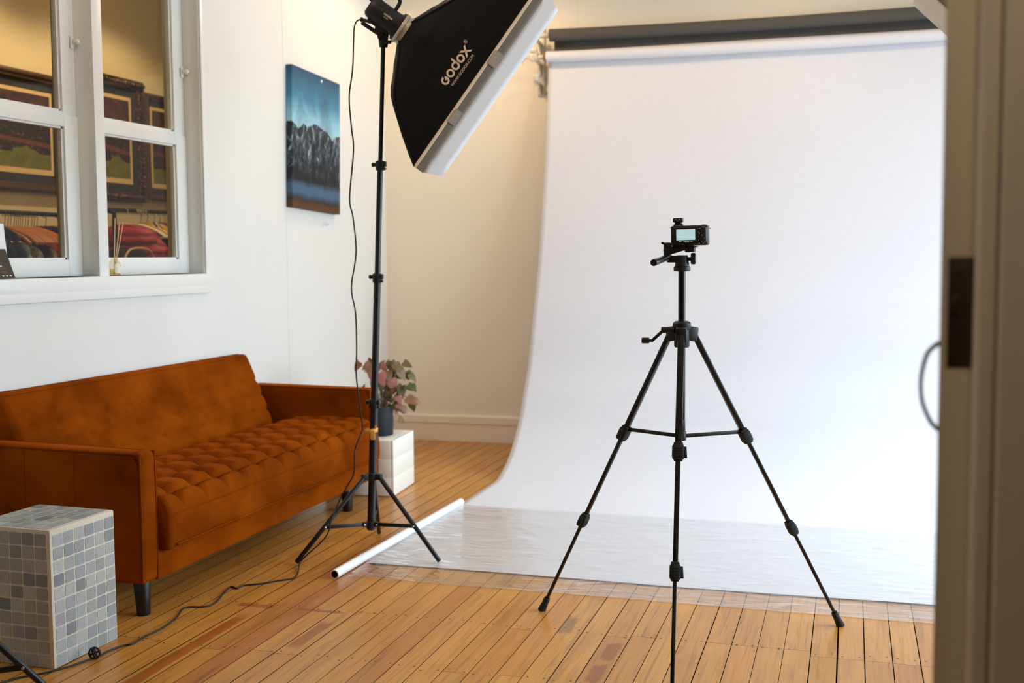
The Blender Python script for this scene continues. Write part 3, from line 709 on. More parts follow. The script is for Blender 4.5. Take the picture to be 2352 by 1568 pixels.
# reed diffuser
DX, DY = -3.10, 4.327
t = thing('reed_diffuser', 'glass reed diffuser bottle with pale sticks on the window sill', 'diffuser', (DX, DY, OZ0))
T = Matrix.Translation((DX, DY, OZ0 + .0005))
B().lathe([(0, 0), (.024, 0), (.0255, .002), (.0255, .055), (.022, .062), (.0145, .067), (.0145, .077), (.0165, .078), (.0165, .083), (.013, .083), (.0125, .067), (.0235, .054), (.0235, .003), (0, .003)], T, 28).build('bottle', M['bottle'], t)
B().lathe([(0, .004), (.0225, .004), (.0225, .03), (0, .03)], T, 24).build('liquid', M['liquid'], t)
b = B()
def lab(u, v):
    a = R(-58) + u * R(100); return V((DX + .0259 * math.cos(a), DY + .0259 * math.sin(a), OZ0 + .012 + v * .040))
b.grid(lab, 14, 2); b.build('bottle_label', M['label'], t)
b = B()
for a0, a1, zz, hh in ((5, 38, .045, .003), (8, 30, .026, .0012), (0, 36, .017, .0012)):
    def mk(u, v): a = R(a0) + u * R(a1 - a0); return V((DX + .0262 * math.cos(a), DY + .0262 * math.sin(a), OZ0 + zz + v * hh))
    b.grid(mk, 8, 1)
b.build('label_print', M['ink'], t)
for tip in ((DX + .003, 4.336, 1.432), (DX, 4.372, 1.417), (DX - .002, 4.402, 1.417), (DX + .012, 4.31, 1.262)):
    B().cyl((DX + .004, DY - .012, OZ0 + .006) if tip[2] > 1.4 else (DX + .01, DY + .012, OZ0 + .006), tip, .0017, seg=8).build('reed', M['reed'], t)

# ================================================================== picture and card on the left wall
b = B().box2((-3.068, 5.872, 1.53), (-3.03, 6.50, 2.328), .002)
pic = b.build('canvas_print', M['mountain'], smooth=0, loc=(-3.07, 6.186, 1.53)); pic.rotation_euler = (R(-2.2), 0, 0)
tag(pic, 'unframed canvas of snowy mountains under blue sky on white wall', 'picture')
t = thing('picture_caption', 'small white caption card below the mountain canvas', 'card', (XW, 6.40, 1.45))
B().box2((XW, 6.34, 1.434), (XW + .0025, 6.46, 1.476)).build('card', M['paperwhite'], t, smooth=0)
b = B()
for y0, y1, z in ((6.35, 6.40, 1.468), (6.35, 6.43, 1.460), (6.35, 6.42, 1.454), (6.35, 6.40, 1.448)): b.box2((XW + .0025, y0, z - .0007), (XW + .003, y1, z + .0007))
b.build('caption_print', M['ink'], t, smooth=0)

# ================================================================== sofa
def sofa():
    ys0, ys1, xf = 3.385, 5.458, -2.35
    t = thing('sofa', 'rust orange velvet sofa with tufted seat along the white wall', 'sofa', (-2.7, 4.42, 0))
    v = M['velvet']
    # arms: slab with rounded top front corner, soft edges, stitched piping
    def arm(y0, y1, out):
        b = B(); prof = [(-3.035, .115), (xf, .115), (xf + .004, .30), (xf, .54)]
        for a in range(0, 91, 15): prof.append((xf - .026 + .026 * math.cos(R(a)), .554 + .026 * math.sin(R(a))))
        prof += [(-2.70, .586), (-3.035, .592)]
        b.prism(prof, y1 - y0, frame((0, y1, 0), (1, 0, 0), (0, 0, 1), (0, -1, 0)), bev=.019)
        a_ = b.build('armrest', v, t, smooth=50)
        for yy in (y0 + .014, y1 - .014):
            path = [(-3.02, yy, .585), (-2.70, yy, .580)] + [(xf - .031 + .026 * math.cos(R(q)), yy, .549 + .026 * math.sin(R(q))) for q in range(90, -1, -15)] + [(xf - .0035, yy, .30), (xf - .005, yy, .125)]
            off = -.0105 if yy < (y0 + y1) / 2 else .0105
            B().tube([(p[0] + .001, p[1] + off * .9, p[2] + .001) for p in path], .004, 8, 3).build('piping', v, a_)
        sm = B()
        ysd = y0 - .0006 if out < 0 else y1 + .0006
        for xx in (-2.62, -2.83): sm.box((xx, ysd, .35), (.003, .0015, .44))
        sm.build('side_seam', M['legblack'] if False else v, a_, smooth=0)
    arm(ys0, 3.482, -1); arm(5.362, ys1, 1)
    # base rail
    B().box2((-3.03, 3.47, .113), (xf + .004, 5.375, .225), .012).build('base_rail', v, t)
    # seat cushion: section swept along the length, tufts pushed along the section normal
    L0, L1 = 3.4825, 5.3615
    sec = [(-2.86, .385), (-2.80, .425), (-2.70, .437), (-2.55, .441), (-2.42, .438), (-2.36, .430), (-2.325, .405), (-2.307, .372), (-2.300, .335), (-2.297, .29), (-2.299, .25), (-2.306, .226), (-2.325, .216), (-2.40, .214)]
    P = catmull([V((x, 0, z)) for x, z in sec], 14)
    arc = [0]
    for a, c in zip(P, P[1:]): arc.append(arc[-1] + (c - a).length)
    # arc position of the front row of pits (x about -2.335) and of the front seam (z about .345)
    ip = min(range(len(P)), key=lambda i: abs(P[i].x + 2.345) + (0 if P[i].z > .4 else 1)); iseam = min(range(len(P)), key=lambda i: abs(P[i].z - .342) + (0 if P[i].x > -2.32 else 1))
    ap, asm_ = arc[ip], arc[iseam]; SP = .1525; Y0 = 3.577
    def disp(a, y):
        ya = (y - Y0) / SP; gy = abs(math.sin(PI * ya)) ** .65
        if a <= ap:
            q = (ap - a) / SP; gx = abs(math.sin(PI * q)) ** .65
            h = -.036 + .036 * min(gy + .16, 1) * min(gx + .16, 1)
            r2 = (min(ya % 1, 1 - ya % 1) ** 2 + min(q % 1, 1 - q % 1) ** 2)
            h -= .012 * math.exp(-r2 / .012)
        elif a < asm_:
            w_ = 1 - (a - ap) / (asm_ - ap)
            h = -.036 + .036 * min(gy + .16 + .84 * (1 - w_) ** 1.5, 1)
            h = h * (w_ ** .6) - (.022 * math.exp(-((a - ap) / .012) ** 2))
        else: h = 0
        h -= .004 * math.exp(-((a - asm_) / .004) ** 2)
        return h
    NN = 300
    def seat(u, vv):
        y = L0 + (L1 - L0) * u; i = vv * (len(P) - 1); k = min(int(i), len(P) - 2); f = i - k
        p = P[k].lerp(P[k + 1], f); a = arc[k] + (arc[k + 1] - arc[k]) * f
        tn = (P[k + 1] - P[k]).normalized(); nrm = V((-tn.z, 0, tn.x)) if False else V((tn.z * -1, 0, tn.x))
        e = min(y - L0, L1 - y)                              # rounded ends
        er = -.012 * (1 - min(1, e / .02)) ** 2
        d = disp(a, y) * min(1, e / .05) + er
        wob = .003 * math.sin(y * 9 + p.z * 14) * (1 if a > asm_ else .3)
        q = p + nrm * (d + wob); return V((q.x, y, q.z))
    b = B(); b.grid(seat, NN, len(P) - 1)
    for u in (0, 1): b.bm.faces.new([b.bm.verts.new(seat(u, j / (len(P) - 1))) for j in range(len(P))])
    bmesh.ops.remove_doubles(b.bm, verts=b.bm.verts, dist=1e-5); bmesh.ops.recalc_face_normals(b.bm, faces=b.bm.faces)
    so = b.build('seat_cushion', v, t, smooth=70)
    B().tube([(-2.2935, y, .236 + .001 * math.sin(y * 20)) for y in [L0 + .03 + (L1 - L0 - .06) * i / 30 for i in range(31)]], .0035, 6).build('piping', v, so)
    # backrest: padded slab leaning on the wall, shallow rows of tufts
    A, Bt = V((-2.845, 0, .36)), V((-3.000, 0, .735))
    Lb0, Lb1 = 3.49, 5.305
    def bsec():
        pts = [V((-2.83, 0, .33)), A]
        for i in range(1, 12): pts.append(A.lerp(Bt, i / 12) + V((.012 * math.sin(PI * i / 12), 0, 0)))
        pts += [Bt, V((-3.012, 0, .752)), V((-3.03, 0, .758)), V((-3.05, 0, .75)), V((-3.055, 0, .72)), V((-3.055, 0, .33))]
        return catmull(pts, 5)
    Q = bsec()
    def back(u, vv):
        y = Lb0 + (Lb1 - Lb0) * u; i = vv * (len(Q) - 1); k = min(int(i), len(Q) - 2); f = i - k
        p = Q[k].lerp(Q[k + 1], f); h = 0
        if p.x > -3.005 and p.z > .34:
            ya = (y - Y0) / .155; q = (p.z - .475) / .075
            fade = smooth01(p.z, .36, .44) * (1 - smooth01(p.z, .655, .70))
            yy, qq = min(ya % 1, 1 - ya % 1), min(q % 1, 1 - q % 1)
            h = -.010 * math.exp(-(yy ** 2 + qq ** 2) / .035) * fade - .0022 * math.exp(-(qq / .05) ** 2) * fade - .0022 * math.exp(-(yy / .05) ** 2) * fade
        e = min(y - Lb0, Lb1 - y); er = .03 * (1 - min(1, e / .03)) ** 2
        c = V((-3.04, 0, p.z)); s_ = 1 - er / .06 * .6
        return V((c.x + (p.x - c.x) * s_ + h, y, p.z - er * (.5 if p.z > .6 else 0)))
    b = B(); b.grid(back, 240, len(Q) - 1)
    # end caps
    for yy, u in ((Lb0, 0), (Lb1, 1)):
        vs = [b.bm.verts.new(back(u, j / (len(Q) - 1))) for j in range(len(Q))]; b.bm.faces.new(vs)
    bmesh.ops.remove_doubles(b.bm, verts=b.bm.verts, dist=1e-5); bmesh.ops.recalc_face_normals(b.bm, faces=b.bm.faces)
    bo = b.build('backrest', v, t, smooth=60)
    B().tube([(-3.008, Lb0 + .03, .749), (-3.008, Lb1 - .03, .749)], .0035, 6).build('piping', v, bo)
    # legs
    for x, y in ((-2.385, 3.425), (-2.385, 5.12), (-2.98, 3.46), (-2.98, 5.40)):
        if y == 5.12: y = 5.135
        b = B(); b.cyl((x + .004, y, 0), (x, y, .125), .0235, .030, 28, bev=.002); b.build('leg', M['legblack'], t)
sofa()

# ================================================================== tiled grey block
def tiled_block():
    A = R(-2.2); cx, cy = -2.468, 3.035
    t = thing('tiled_block', 'grey stone mosaic plinth block on floor beside the sofa arm', 'plinth', (cx, cy, 0))
    W, D, H = .30, .30, .432
    Rz = Matrix.Translation((cx, cy, 0)) @ Matrix.Rotation(A, 4, 'Z')
    b = B(); b.box((0, 0, H / 2), (W, D, H), bev=.004); bmesh.ops.transform(b.bm, matrix=Rz, verts=b.bm.verts); b.build('grout_core', M['grout'], t)
    b = B(); lay = b.bm.faces.layers.float.new('rnd')
    def tiles(o, ux, uz, w_, h_, nx, nz, stagger=0, e0=.012):
        n = ux.cross(uz)
        tw, th = (w_ - e0) / nx, (h_ - e0 * .6) / nz
        for j in range(nz):
            for i in range(nx):
                g = .0024; c = o + ux * (e0 * .8 + (i + .5) * tw + (stagger * tw * (j % 2) if stagger else 0)) + uz * ((j + .5) * th + .001)
                n0 = len(b.bm.faces)
                Mx = frame(c, ux, uz, n)
                b2 = bmesh.new(); bmesh.ops.create_cube(b2, size=1)
                hw, hh = tw - 2 * g + rng.uniform(-.0008, .0008), th - 2 * g + rng.uniform(-.0008, .0008)
                for v in b2.verts: v.co = V((v.co.x * hw, v.co.y * hh, v.co.z * .0036))
                ed = [e for e in b2.edges if abs(e.verts[0].co.z - e.verts[1].co.z) > .002]
                bmesh.ops.bevel(b2, geom=ed, offset=.0048, segments=3, affect='EDGES', profile=.5)
                me = bpy.data.meshes.new('x'); bmesh.ops.transform(b2, matrix=Mx, verts=b2.verts); b2.to_mesh(me); b2.free(); b.bm.from_mesh(me); bpy.data.meshes.remove(me)
                b.bm.faces.ensure_lookup_table(); r = rng.random()
                for f in b.bm.faces[n0:]: f[lay] = r
    X, Y, Z = V((1, 0, 0)), V((0, 1, 0)), V((0, 0, 1))
    tiles(V((W / 2 - .0008, -D / 2, .0)), Y, Z, D, H - .010, 6, 10)          # face toward the daylight
    tiles(V((-W / 2, -D / 2 + .0008, 0)), X, Z, W - .012, H - .010, 6, 10, 0, .004)   # face toward the doorway
    tiles(V((-W / 2, -D / 2 + .004, H - .0008)), X, Y, W - .012, D - .006, 6, 6, .0, .004)   # top
    bmesh.ops.transform(b.bm, matrix=Rz, verts=b.bm.verts)
    bmesh.ops.recalc_face_normals(b.bm, faces=b.bm.faces)
    b.build('mosaic_tiles', M['tile'], t, smooth=50)
tiled_block()

# white stone block with plant
def white_block():
    A = R(4.6); t = thing('stone_block', 'white limestone plinth block on floor behind the sofa end', 'plinth', (-2.47, 5.67, 0))
    W, D, H = .38, .375, .298
    # front right bottom corner sits at (-2.285, 5.492)
    c = V((-2.283, 5.492, 0)) + Matrix.Rotation(A, 3, 'Z') @ V((-W / 2, D / 2, 0))
    Rz = Matrix.Translation(c) @ Matrix.Rotation(A, 4, 'Z')
    b = B(); n = 3
    for k in range(n):
        z0, z1 = .006 + (H - .006) * k / n, .006 + (H - .006) * (k + 1) / n
        for x0, x1 in ((-W / 2, -W / 2 + .13), (-W / 2 + .13, -W / 2 + .255), (-W / 2 + .255, W / 2 - .014)):
            b.box(((x0 + x1) / 2, 0, (z0 + z1) / 2), (x1 - x0 - .0008, D, z1 - z0 - .0006), bev=.0009)
        b.box((W / 2 - .0065, 0, (z0 + z1) / 2), (.013, D - .006, z1 - z0 - .0005), bev=.001)
    b.box((0, 0, .004), (W - .02, D - .02, .008))
    bmesh.ops.transform(b.bm, matrix=Rz, verts=b.bm.verts); b.build('stone_body', M['whitestone'], t)
white_block()

def plant():
    px, py, pz = -2.435, 5.675, .299
    t = thing('potted_plant', 'pink and green leafed plant in charcoal pot on white block', 'plant', (px, py, pz))
    T = Matrix.Translation((px, py, pz))
    B().lathe([(0, .0), (.071, .0), (.074, .004), (.075, .155), (.0735, .158), (.067, .158), (.0655, .14), (.0655, .02), (0, .02)], T, 36).build('pot', M['pot'], t)
    B().lathe([(0, .132), (.03, .134), (.066, .13)], T, 24).build('soil', M['soil'], t)
    r = random.Random(11); st = B(); lf = B(); lay = lf.bm.faces.layers.float.new('rnd')
    # leaf targets: (dx across view, dz height, pinkness, size); depth is scattered
    leaves = [(-.115, .395, .8, .055), (-.085, .36, .75, .05), (-.06, .40, .6, .05), (-.10, .245, .12, .07), (-.07, .27, .15, .06), (-.03, .37, .75, .06), (.02, .385, .95, .075), (.005, .34, 1, .07), (.06, .40, .35, .06),
              (.085, .39, .4, .055), (.075, .355, .85, .055), (.105, .35, .45, .06), (.06, .30, .9, .065), (.045, .31, .95, .05), (.13, .335, .45, .055), (.12, .265, .15, .06), (.155, .275, .05, .05), (.085, .26, .2, .055),
              (.16, .215, .55, .06), (.17, .185, .6, .055), (.09, .235, .9, .05), (.10, .215, .95, .045), (.03, .265, .1, .06), (-.01, .26, .1, .06), (.0, .22, .15, .055), (.04, .22, .2, .055), (.065, .20, .3, .05), (-.04, .25, .4, .06),
              (-.03, .20, .35, .055), (.01, .155, .6, .07), (.03, .135, .62, .06), (.075, .175, .15, .05), (-.06, .21, .2, .055), (.05, .34, .2, .05), (.02, .30, .12, .05), (-.015, .31, .15, .05), (.095, .17, .7, .04), (.07, .135, .75, .04)]
    sx, sy = V((.98, .2, 0)), V((-.2, .98, 0))
    def leafshape(c, dirv, nrm, size, rn):
        dirv = dirv.normalized(); x = dirv.cross(nrm).normalized(); n = x.cross(dirv)
        out = [(-.0, .0), (-.34, -.10), (-.46, .10), (-.40, .38), (-.24, .70), (0, 1.05), (.24, .70), (.40, .38), (.46, .10), (.34, -.10)]
        mid = [(0, .18), (0, .4), (0, .7)]
        def P(u, w): return c + x * u * size * 1.5 + dirv * w * size * 1.5 + n * (-.9 * size * (u * u) - .45 * size * max(0, w) ** 2)
        vo = [lf.bm.verts.new(P(*p)) for p in out]; vm = [lf.bm.verts.new(P(*p) - n * .003) for p in mid]
        fs = [(0, 1, 'a'), (1, 2, 'a'), (2, 3, 'a', 'b'), (3, 4, 'b', 'c'), (4, 5, 'c'), (5, 6, 'c'), (6, 7, 'c', 'b'), (7, 8, 'b', 'a'), (8, 9, 'a'), (9, 0, 'a')]
        for q in fs:
            vs = [vo[q[0]], vo[q[1]]]
            if len(q) == 4: vs += [vm['abc'.index(q[3])], vm['abc'.index(q[2])]][::1] if False else [vm['abc'.index(q[3])], vm['abc'.index(q[2])]]
            else: vs.append(vm['abc'.index(q[2])])
            f = lf.bm.faces.new(vs); f[lay] = min(1, max(0, rn + r.uniform(-.08, .08)))
    base = V((px, py, pz + .13))
    for dx, dz, pk, sz in leaves:
        dep = r.uniform(-.10, .10) * (1 if dz > .2 else .6)
        c = V((px, py, pz)) + sx * (dx + .01) + sy * dep + V((0, 0, dz))
        p0 = base + sx * r.uniform(-.02, .03) + sy * r.uniform(-.02, .02)
        mid = p0.lerp(c, .55) + V((0, 0, .04))
        st.tube([p0, mid, c], lambda u: .0022 - .0010 * u, 6, 4)
        outw = (sx * dx + sy * dep); outw = outw.normalized() if outw.length > .01 else sx
        dv = outw * .5 + V((0, 0, -1)) * r.uniform(.35, 1.1) + sx * r.uniform(-.4, .4)
        nn = (-sy * 1.0 + outw * .4 + V((0, 0, .7)) + sx * r.uniform(-.5, .5)).normalized()
        leafshape(c, dv, nn, sz * .72, pk)
        if r.random() < .95: leafshape(c + sx * r.uniform(-.05, .05) + sy * .05 + V((0, 0, r.uniform(-.07, .02))), outw * .6 + V((0, 0, -.5)) + sx * r.uniform(-.6, .6), nn + sx * r.uniform(-.4, .4), sz * .62, pk * .55 + r.uniform(-.1, .2))
    st.tube([base + sx * .025, base + sx * .03 + V((0, 0, .03)), base + sx * .055 + V((0, 0, .075)), base + sx * .10 + V((0, 0, .11))], .0045, 8, 4)
    st.build('stems', M['stem'], t); lf.build('foliage', M['leaf'], t, smooth=180)
plant()

# ================================================================== paper backdrop, rolls, bracket
PX0, PX1 = -1.887, .83
prof = [(7.222, 2.56), (7.227, 2.477), (7.19, 2.19), (7.115, 1.775), (6.956, 1.222), (6.826, .90), (6.709, .612), (6.60, .437), (6.482, .269), (6.352, .150), (6.24, .078), (6.13, .034), (6.03, .008), (5.90, .0022), (5.4, .002), (4.9, .002), (4.40, .002), (4.243, .004)]
PP = catmull([V((0, y, z)) for y, z in prof], 8)
def paper(u, v):
    x = PX0 + (PX1 - PX0) * u; i = v * (len(PP) - 1); k = min(int(i), len(PP) - 2); p = PP[k].lerp(PP[k + 1], i - k)
    z = p.z; y = p.y
    if z > .3: y += .004 * math.sin(x * 2.3 + z * 2) * min(1, (2.5 - z) * 2) + .002 * math.sin(x * 5.1 + 1)
    if y < 4.6 and z < .02:
        q = 1 - (y - 4.243) / .35
        z = max(.002, z) + max(0, q) ** 4 * (.0013 + .0005 * math.sin(x * 5 + 1) + .0003 * math.sin(x * 13))
        y += .008 * math.sin(x * 3.0) * max(0, q)
    return V((x, y, max(z, .0018)))
b = B(); b.grid(paper, 90, len(PP) - 1)
pap = b.build('paper_sweep', M['whitepaper'], smooth=180)
md = pap.modifiers.new('thickness', 'SOLIDIFY'); md.thickness = .0006; md.offset = -1
tag(pap, 'white paper backdrop hanging from the roll and sweeping onto floor', 'backdrop')
t = thing('paper_roll', 'white paper roll feeding the backdrop, below the grey roll', 'paper roll', (-.53, 7.18, 2.524))
b = B(); n = 40
def rollsurf(y0, z0, r, x0, x1, sag):
    def f(u, v):
        x = x0 + (x1 - x0) * v; a = 2 * PI * u; s = sag * 4 * v * (1 - v)
        return V((x, y0 + r * math.cos(a), z0 - s + r * math.sin(a)))
    return f
b.grid(rollsurf(7.188, 2.524, .0335, PX0 - .002, PX1, .012), 40, 30, wrapu=True, )
for xe in (PX0 - .002, PX1): b.lathe([(.0335, 0), (.026, 0)], frame((xe, 7.188, 2.524), (0, 1, 0), (0, 0, 1), (1, 0, 0)), 40)
bmesh.ops.recalc_face_normals(b.bm, faces=b.bm.faces); b.build('rolled_paper', M['whitepaper'], t, smooth=60)
b = B(); b.lathe([(.026, 0), (.030, 0), (.030, .02), (.026, .02), (.026, 0)], frame((PX0 - .018, 7.188, 2.524), (0, 1, 0), (0, 0, 1), (1, 0, 0)), 32)
co_ = b.build('cardboard_core', M['core'], t); co_['label'] = 'brown cardboard core end'
t = thing('paper_roll', 'thick dark grey paper roll on brackets above the white roll', 'paper roll', (-.53, 7.18, 2.657))
b = B(); b.grid(rollsurf(7.185, 2.657, .039, -1.868, PX1, .014), 40, 30, wrapu=True)
for xe in (-1.868, PX1): b.lathe([(.039, 0), (.018, 0)], frame((xe, 7.185, 2.657), (0, 1, 0), (0, 0, 1), (1, 0, 0)), 40)
bmesh.ops.recalc_face_normals(b.bm, faces=b.bm.faces); b.build('rolled_paper', M['greypaper'], t, smooth=60)
b = B()
def tail(u, v): return V((-1.848 + (PX1 + 1.848) * u, 7.224 + .004 * v, 2.66 - .014 * 4 * u * (1 - u) - v * .15))
b.grid(tail, 20, 6); gp = b.build('paper_tail', M['greypaper'], t, smooth=180); gp.modifiers.new('thickness', 'SOLIDIFY').thickness = .0008
# wall bracket holding the roll ends
t = thing('roll_bracket', 'white metal wall bracket with three hooks at the roll ends', 'bracket', (-1.95, YB, 2.5))
b = B(); b.box2((-1.985, YB - .016, 2.30), (-1.935, YB, 2.74), .002)
for z in (2.36, 2.46, 2.60, 2.70): b.cyl((-1.96, YB - .02, z), (-1.96, YB - .015, z), .006, seg=12)
b.build('back_plate', M['bracket'], t)
for z, l in ((2.657, .14), (2.524, .14), (2.395, .14)):
    h = B(); h.bar((-1.96, YB - .01, z - .035), (-1.96, YB - l - .01, z - .010), .028, .010, .002)
    h.prism([(0, -.02), (.05, -.02), (.055, .012), (.04, .03), (.03, .012), (.012, .008), (0, .03)], .026, frame((-1.973, YB - l + .03, z), (0, -1, 0), (0, 0, 1), (1, 0, 0)), bev=.002)
    h.prism([(0, -.10), (.0, -.03), (.06, -.03)], .006, frame((-1.963, YB - .014, z), (0, -1, 0), (0, 0, 1), (1, 0, 0)))
    h.build('hook', M['bracket'], t)
for z, x1 in ((2.657, -1.85), (2.524, -1.86)):
    e = B(); e.cyl((-1.985, 7.187, z), (x1, 7.187, z), .0145, seg=16, bev=.002).box((-1.985, 7.187, z), (.030, .05, .045), bev=.005)
    if z < 2.6:
        e.cyl((-2.0, 7.187, z), (-2.045, 7.187, z), .007, seg=12).lathe([(0, 0), (.024, .002), (.026, .008), (.012, .014), (0, .014)], frame((-2.05, 7.187, z), (0, 1, 0), (0, 0, 1), (1, 0, 0)), 18)
        e.box((-2.05, 7.187, z), (.012, .008, .07), bev=.003).box((-1.975, 7.187, z + .045), (.045, .03, .028), bev=.004)
    e.build('roll_clamp', M['bracket'], t)

# plastic sheet and its tube
b = B()
def sheet(u, v):
    x = -1.885 + (PX1 + .02 + 1.885) * u; y = 4.035 + (5.375 - 4.035) * v
    yl = 4.035 + .02 * (1 - u)
    y = yl + (5.372 - yl) * v
    onp = smooth01(y, 4.20, 4.27)
    z = .0024 + .0045 * onp
    z += .0022 * max(0, math.sin(x * 4.3 + y * 9 + 1.2 * math.sin(x * 2.1)) * math.sin(y * 13 - x * 3)) + .0012 * max(0, math.sin(x * 17 + y * 21))
    z += .006 * smooth01(.05 - u * 1, 0, .05)
    if v < .02: z = min(z, .003)
    return V((x, y, z))
b.grid(sheet, 260, 130)
sh = b.build('plastic_sheet', M['plastic'], smooth=180)
tag(sh, 'clear crinkled plastic sheet spread over the paper sweep and floor', 'plastic sheet')
t = thing('sheet_tube', 'long white tube lying on floor along the plastic sheet edge', 'tube', (-1.9, 4.7, 0))
p0, p1 = V((-1.922, 4.012, .0182)), V((-1.879, 5.40, .0182)); d = (p1 - p0).normalized(); sd = V((0, 0, 1)).cross(d)
b = B(); b.lathe([(.0145, 0), (.018, 0), (.018, (p1 - p0).length), (.0145, (p1 - p0).length), (.0145, (p1 - p0).length - .06)], frame(p0, sd, V((0, 0, 1)), d) if False else frame(p0, sd, d.cross(sd), d), 32)
b.build('tube_wall', M['whitetube'], t)
b = B(); b.lathe([(.0146, .0), (.0143, .001), (.0143, .12), (0, .12)], frame(p0, sd, d.cross(sd), d), 32); b.build('tube_inside', M['tubeinner'], t)

# ================================================================== light stands
def light_stand(label, c, top, feet_dirs, hubz=.335, foot_r=.33, lowz=.132, group='black light stands', reach=None):
    c = V(c); top = V(top)
    t = thing('light_stand', label, 'light stand', (c.x, c.y, 0), group)
    ax = (top - V((c.x, c.y, .1))); 
    def at(z): return V((c.x, c.y, .1)) + ax * ((z - .1) / ax.z)
    m = M['black']
    zs = [.106, .645, 1.168, 1.628, top.z]; rs = [.0165, .0145, .012, .009]
    for k in range(4):
        if zs[k] >= top.z: break
        z1 = min(zs[k + 1], top.z)
        B().cyl(at(zs[k]), at(z1 + (.02 if z1 < top.z else 0)), rs[k], seg=20).build('pole_section', m, t)
    for k, z in enumerate(zs[1:4]):
        if z > top.z: break
        b = B(); p = at(z); r = rs[k]
        b.cyl(p - V((0, 0, .02)), p + V((0, 0, .018)), r + .006, seg=18, bev=.002).box(p + V((.018, -.006, .005)), (.02, .018, .022), bev=.003).box(p + V((.018, -.006, -.014)), (.018, .014, .010), bev=.002)
        b.cyl(p + V((-.012, 0, .004)), p + V((-.036, 0, .004)), .0075, .0095, 12, bev=.002)
        cl = b.build('clamp', M['blackplastic'], t)
    b = B(); p = at(hubz); b.cyl(p - V((0, 0, .016)), p + V((0, 0, .016)), .022, seg=18, bev=.002)
    hubs = []
    for f in feet_dirs:
        f = V(f); dv = (V((f.x, f.y, 0)) - V((c.x, c.y, 0))).normalized(); b.bar(p + dv * .01, p + dv * .048, .018, .026, .002); hubs.append(dv)
    b.build('upper_hub', M['blackplastic'], t)
    b = B(); pl_ = at(lowz); b.cyl(pl_ - V((0, 0, .02)), pl_ + V((0, 0, .012)), .021, seg=18, bev=.002)
    for dv in hubs: b.bar(pl_ + dv * .01, pl_ + dv * .038, .016, .02, .002)
    b.build('lower_hub', M['blackplastic'], t)
    for f, dv in zip(feet_dirs, hubs):
        f = V(f); top_ = p + dv * .040 - V((0, 0, .004)); ft = V((f.x, f.y, .0135 if f.x > -1.88 else .0095))
        b = B(); b.cyl(ft, top_, .0095, .0095, 12, bev=.0015); lg = b.build('leg', m, t)
        J = top_.lerp(ft, .585)
        side = V((-dv.y, dv.x, 0)) * .0
        b = B(); b.bar(pl_ + dv * .03, J, .006, .016, .001); b.build('brace', m, t)
        rv_ = B()
        for q in (J, pl_ + dv * .034):
            w_ = V((-dv.y, dv.x, 0)); rv_.cyl(q - w_ * .012, q + w_ * .012, .0042, seg=10, bev=.001)
        rv_.build('rivet', M['chrome'], lg)
    return t
SC = (-1.932, 4.395)
light_stand('black light stand holding the softbox, leg resting on paper', (SC[0], SC[1], 0), (-1.838, 4.385, 2.135), [(-2.163, 4.159), (-1.597, 4.318), (-2.035, 4.719)])
# third stand, only a leg reaches into the corner
dv = V((math.cos(.515), math.sin(.515), 0)); c3 = V((-2.338, 2.44, 0))
feet3 = [c3 + dv * .333, c3 + Matrix.Rotation(R(120), 3, 'Z') @ dv * .333, c3 + Matrix.Rotation(R(240), 3, 'Z') @ dv * .333]
light_stand('black light stand with riveted leg beside the grey tiled block', c3, (c3.x, c3.y, 2.1), feet3)

# ---- flash heads and softboxes
def glyphs(place, sc, b):
    """the word mark: place(u, v) -> 3D point; u reads along, v up; units of one ring radius * sc"""
    def ring(cu, cv, r0, r1, a0, a1, n=40):
        pr_ = None
        for i in range(n + 1):
            a = R(a0 + (a1 - a0) * i / n)
            cur = (b.bm.verts.new(place((cu + r0 * math.cos(a)) * sc, (cv + r0 * math.sin(a)) * sc)), b.bm.verts.new(place((cu + r1 * math.cos(a)) * sc, (cv + r1 * math.sin(a)) * sc)))
            if pr_: b.bm.faces.new((pr_[0], cur[0], cur[1], pr_[1]))
            pr_ = cur
    def quad(*ps):
        # split along the length so that it follows the curved panel
        n = 6; (x0, y0), (x1, y1), (x2, y2), (x3, y3) = ps; prev_ = None
        for i in range(n + 1):
            f = i / n
            cur = (b.bm.verts.new(place((x0 + (x3 - x0) * f) * sc, (y0 + (y3 - y0) * f) * sc)), b.bm.verts.new(place((x1 + (x2 - x1) * f) * sc, (y1 + (y2 - y1) * f) * sc)))
            if prev_: b.bm.faces.new((prev_[0], prev_[1], cur[1], cur[0]))
            prev_ = cur
    R0, R1 = .54, 1.0
    # G: open bowl with a tall left arm and a hooked inner bar
    gx = -4.35
    ring(gx, 0, R0, R1, 78, 378); quad((gx + .10, .54), (gx + .18, 1.0), (gx + .34, 1.24), (gx + .28, .72))
    quad((gx + .02, -.03), (gx + .22, -.17), (gx + .66, .06), (gx + .40, .40)); quad((gx + .40, .40), (gx + .60, .10), (gx + 1.02, .30), (gx + .71, .75))
    ring(-2.15, 0, R0, R1, 0, 360); ring(0, 0, R0, R1, 0, 360); quad((.54, 0), (1.0, 0), (.92, 1.95), (.50, 1.55))
    ring(2.2, 0, R0, R1, 0, 360)
    xx = 4.3; quad((xx - 1.25, 1.0), (xx - .62, 1.0), (xx + 1.25, -1.05), (xx + .62, -1.05)); quad((xx - 1.25, -1.05), (xx - .62, -1.05), (xx + 1.2, 1.0), (xx + .62, 1.0))
    return b
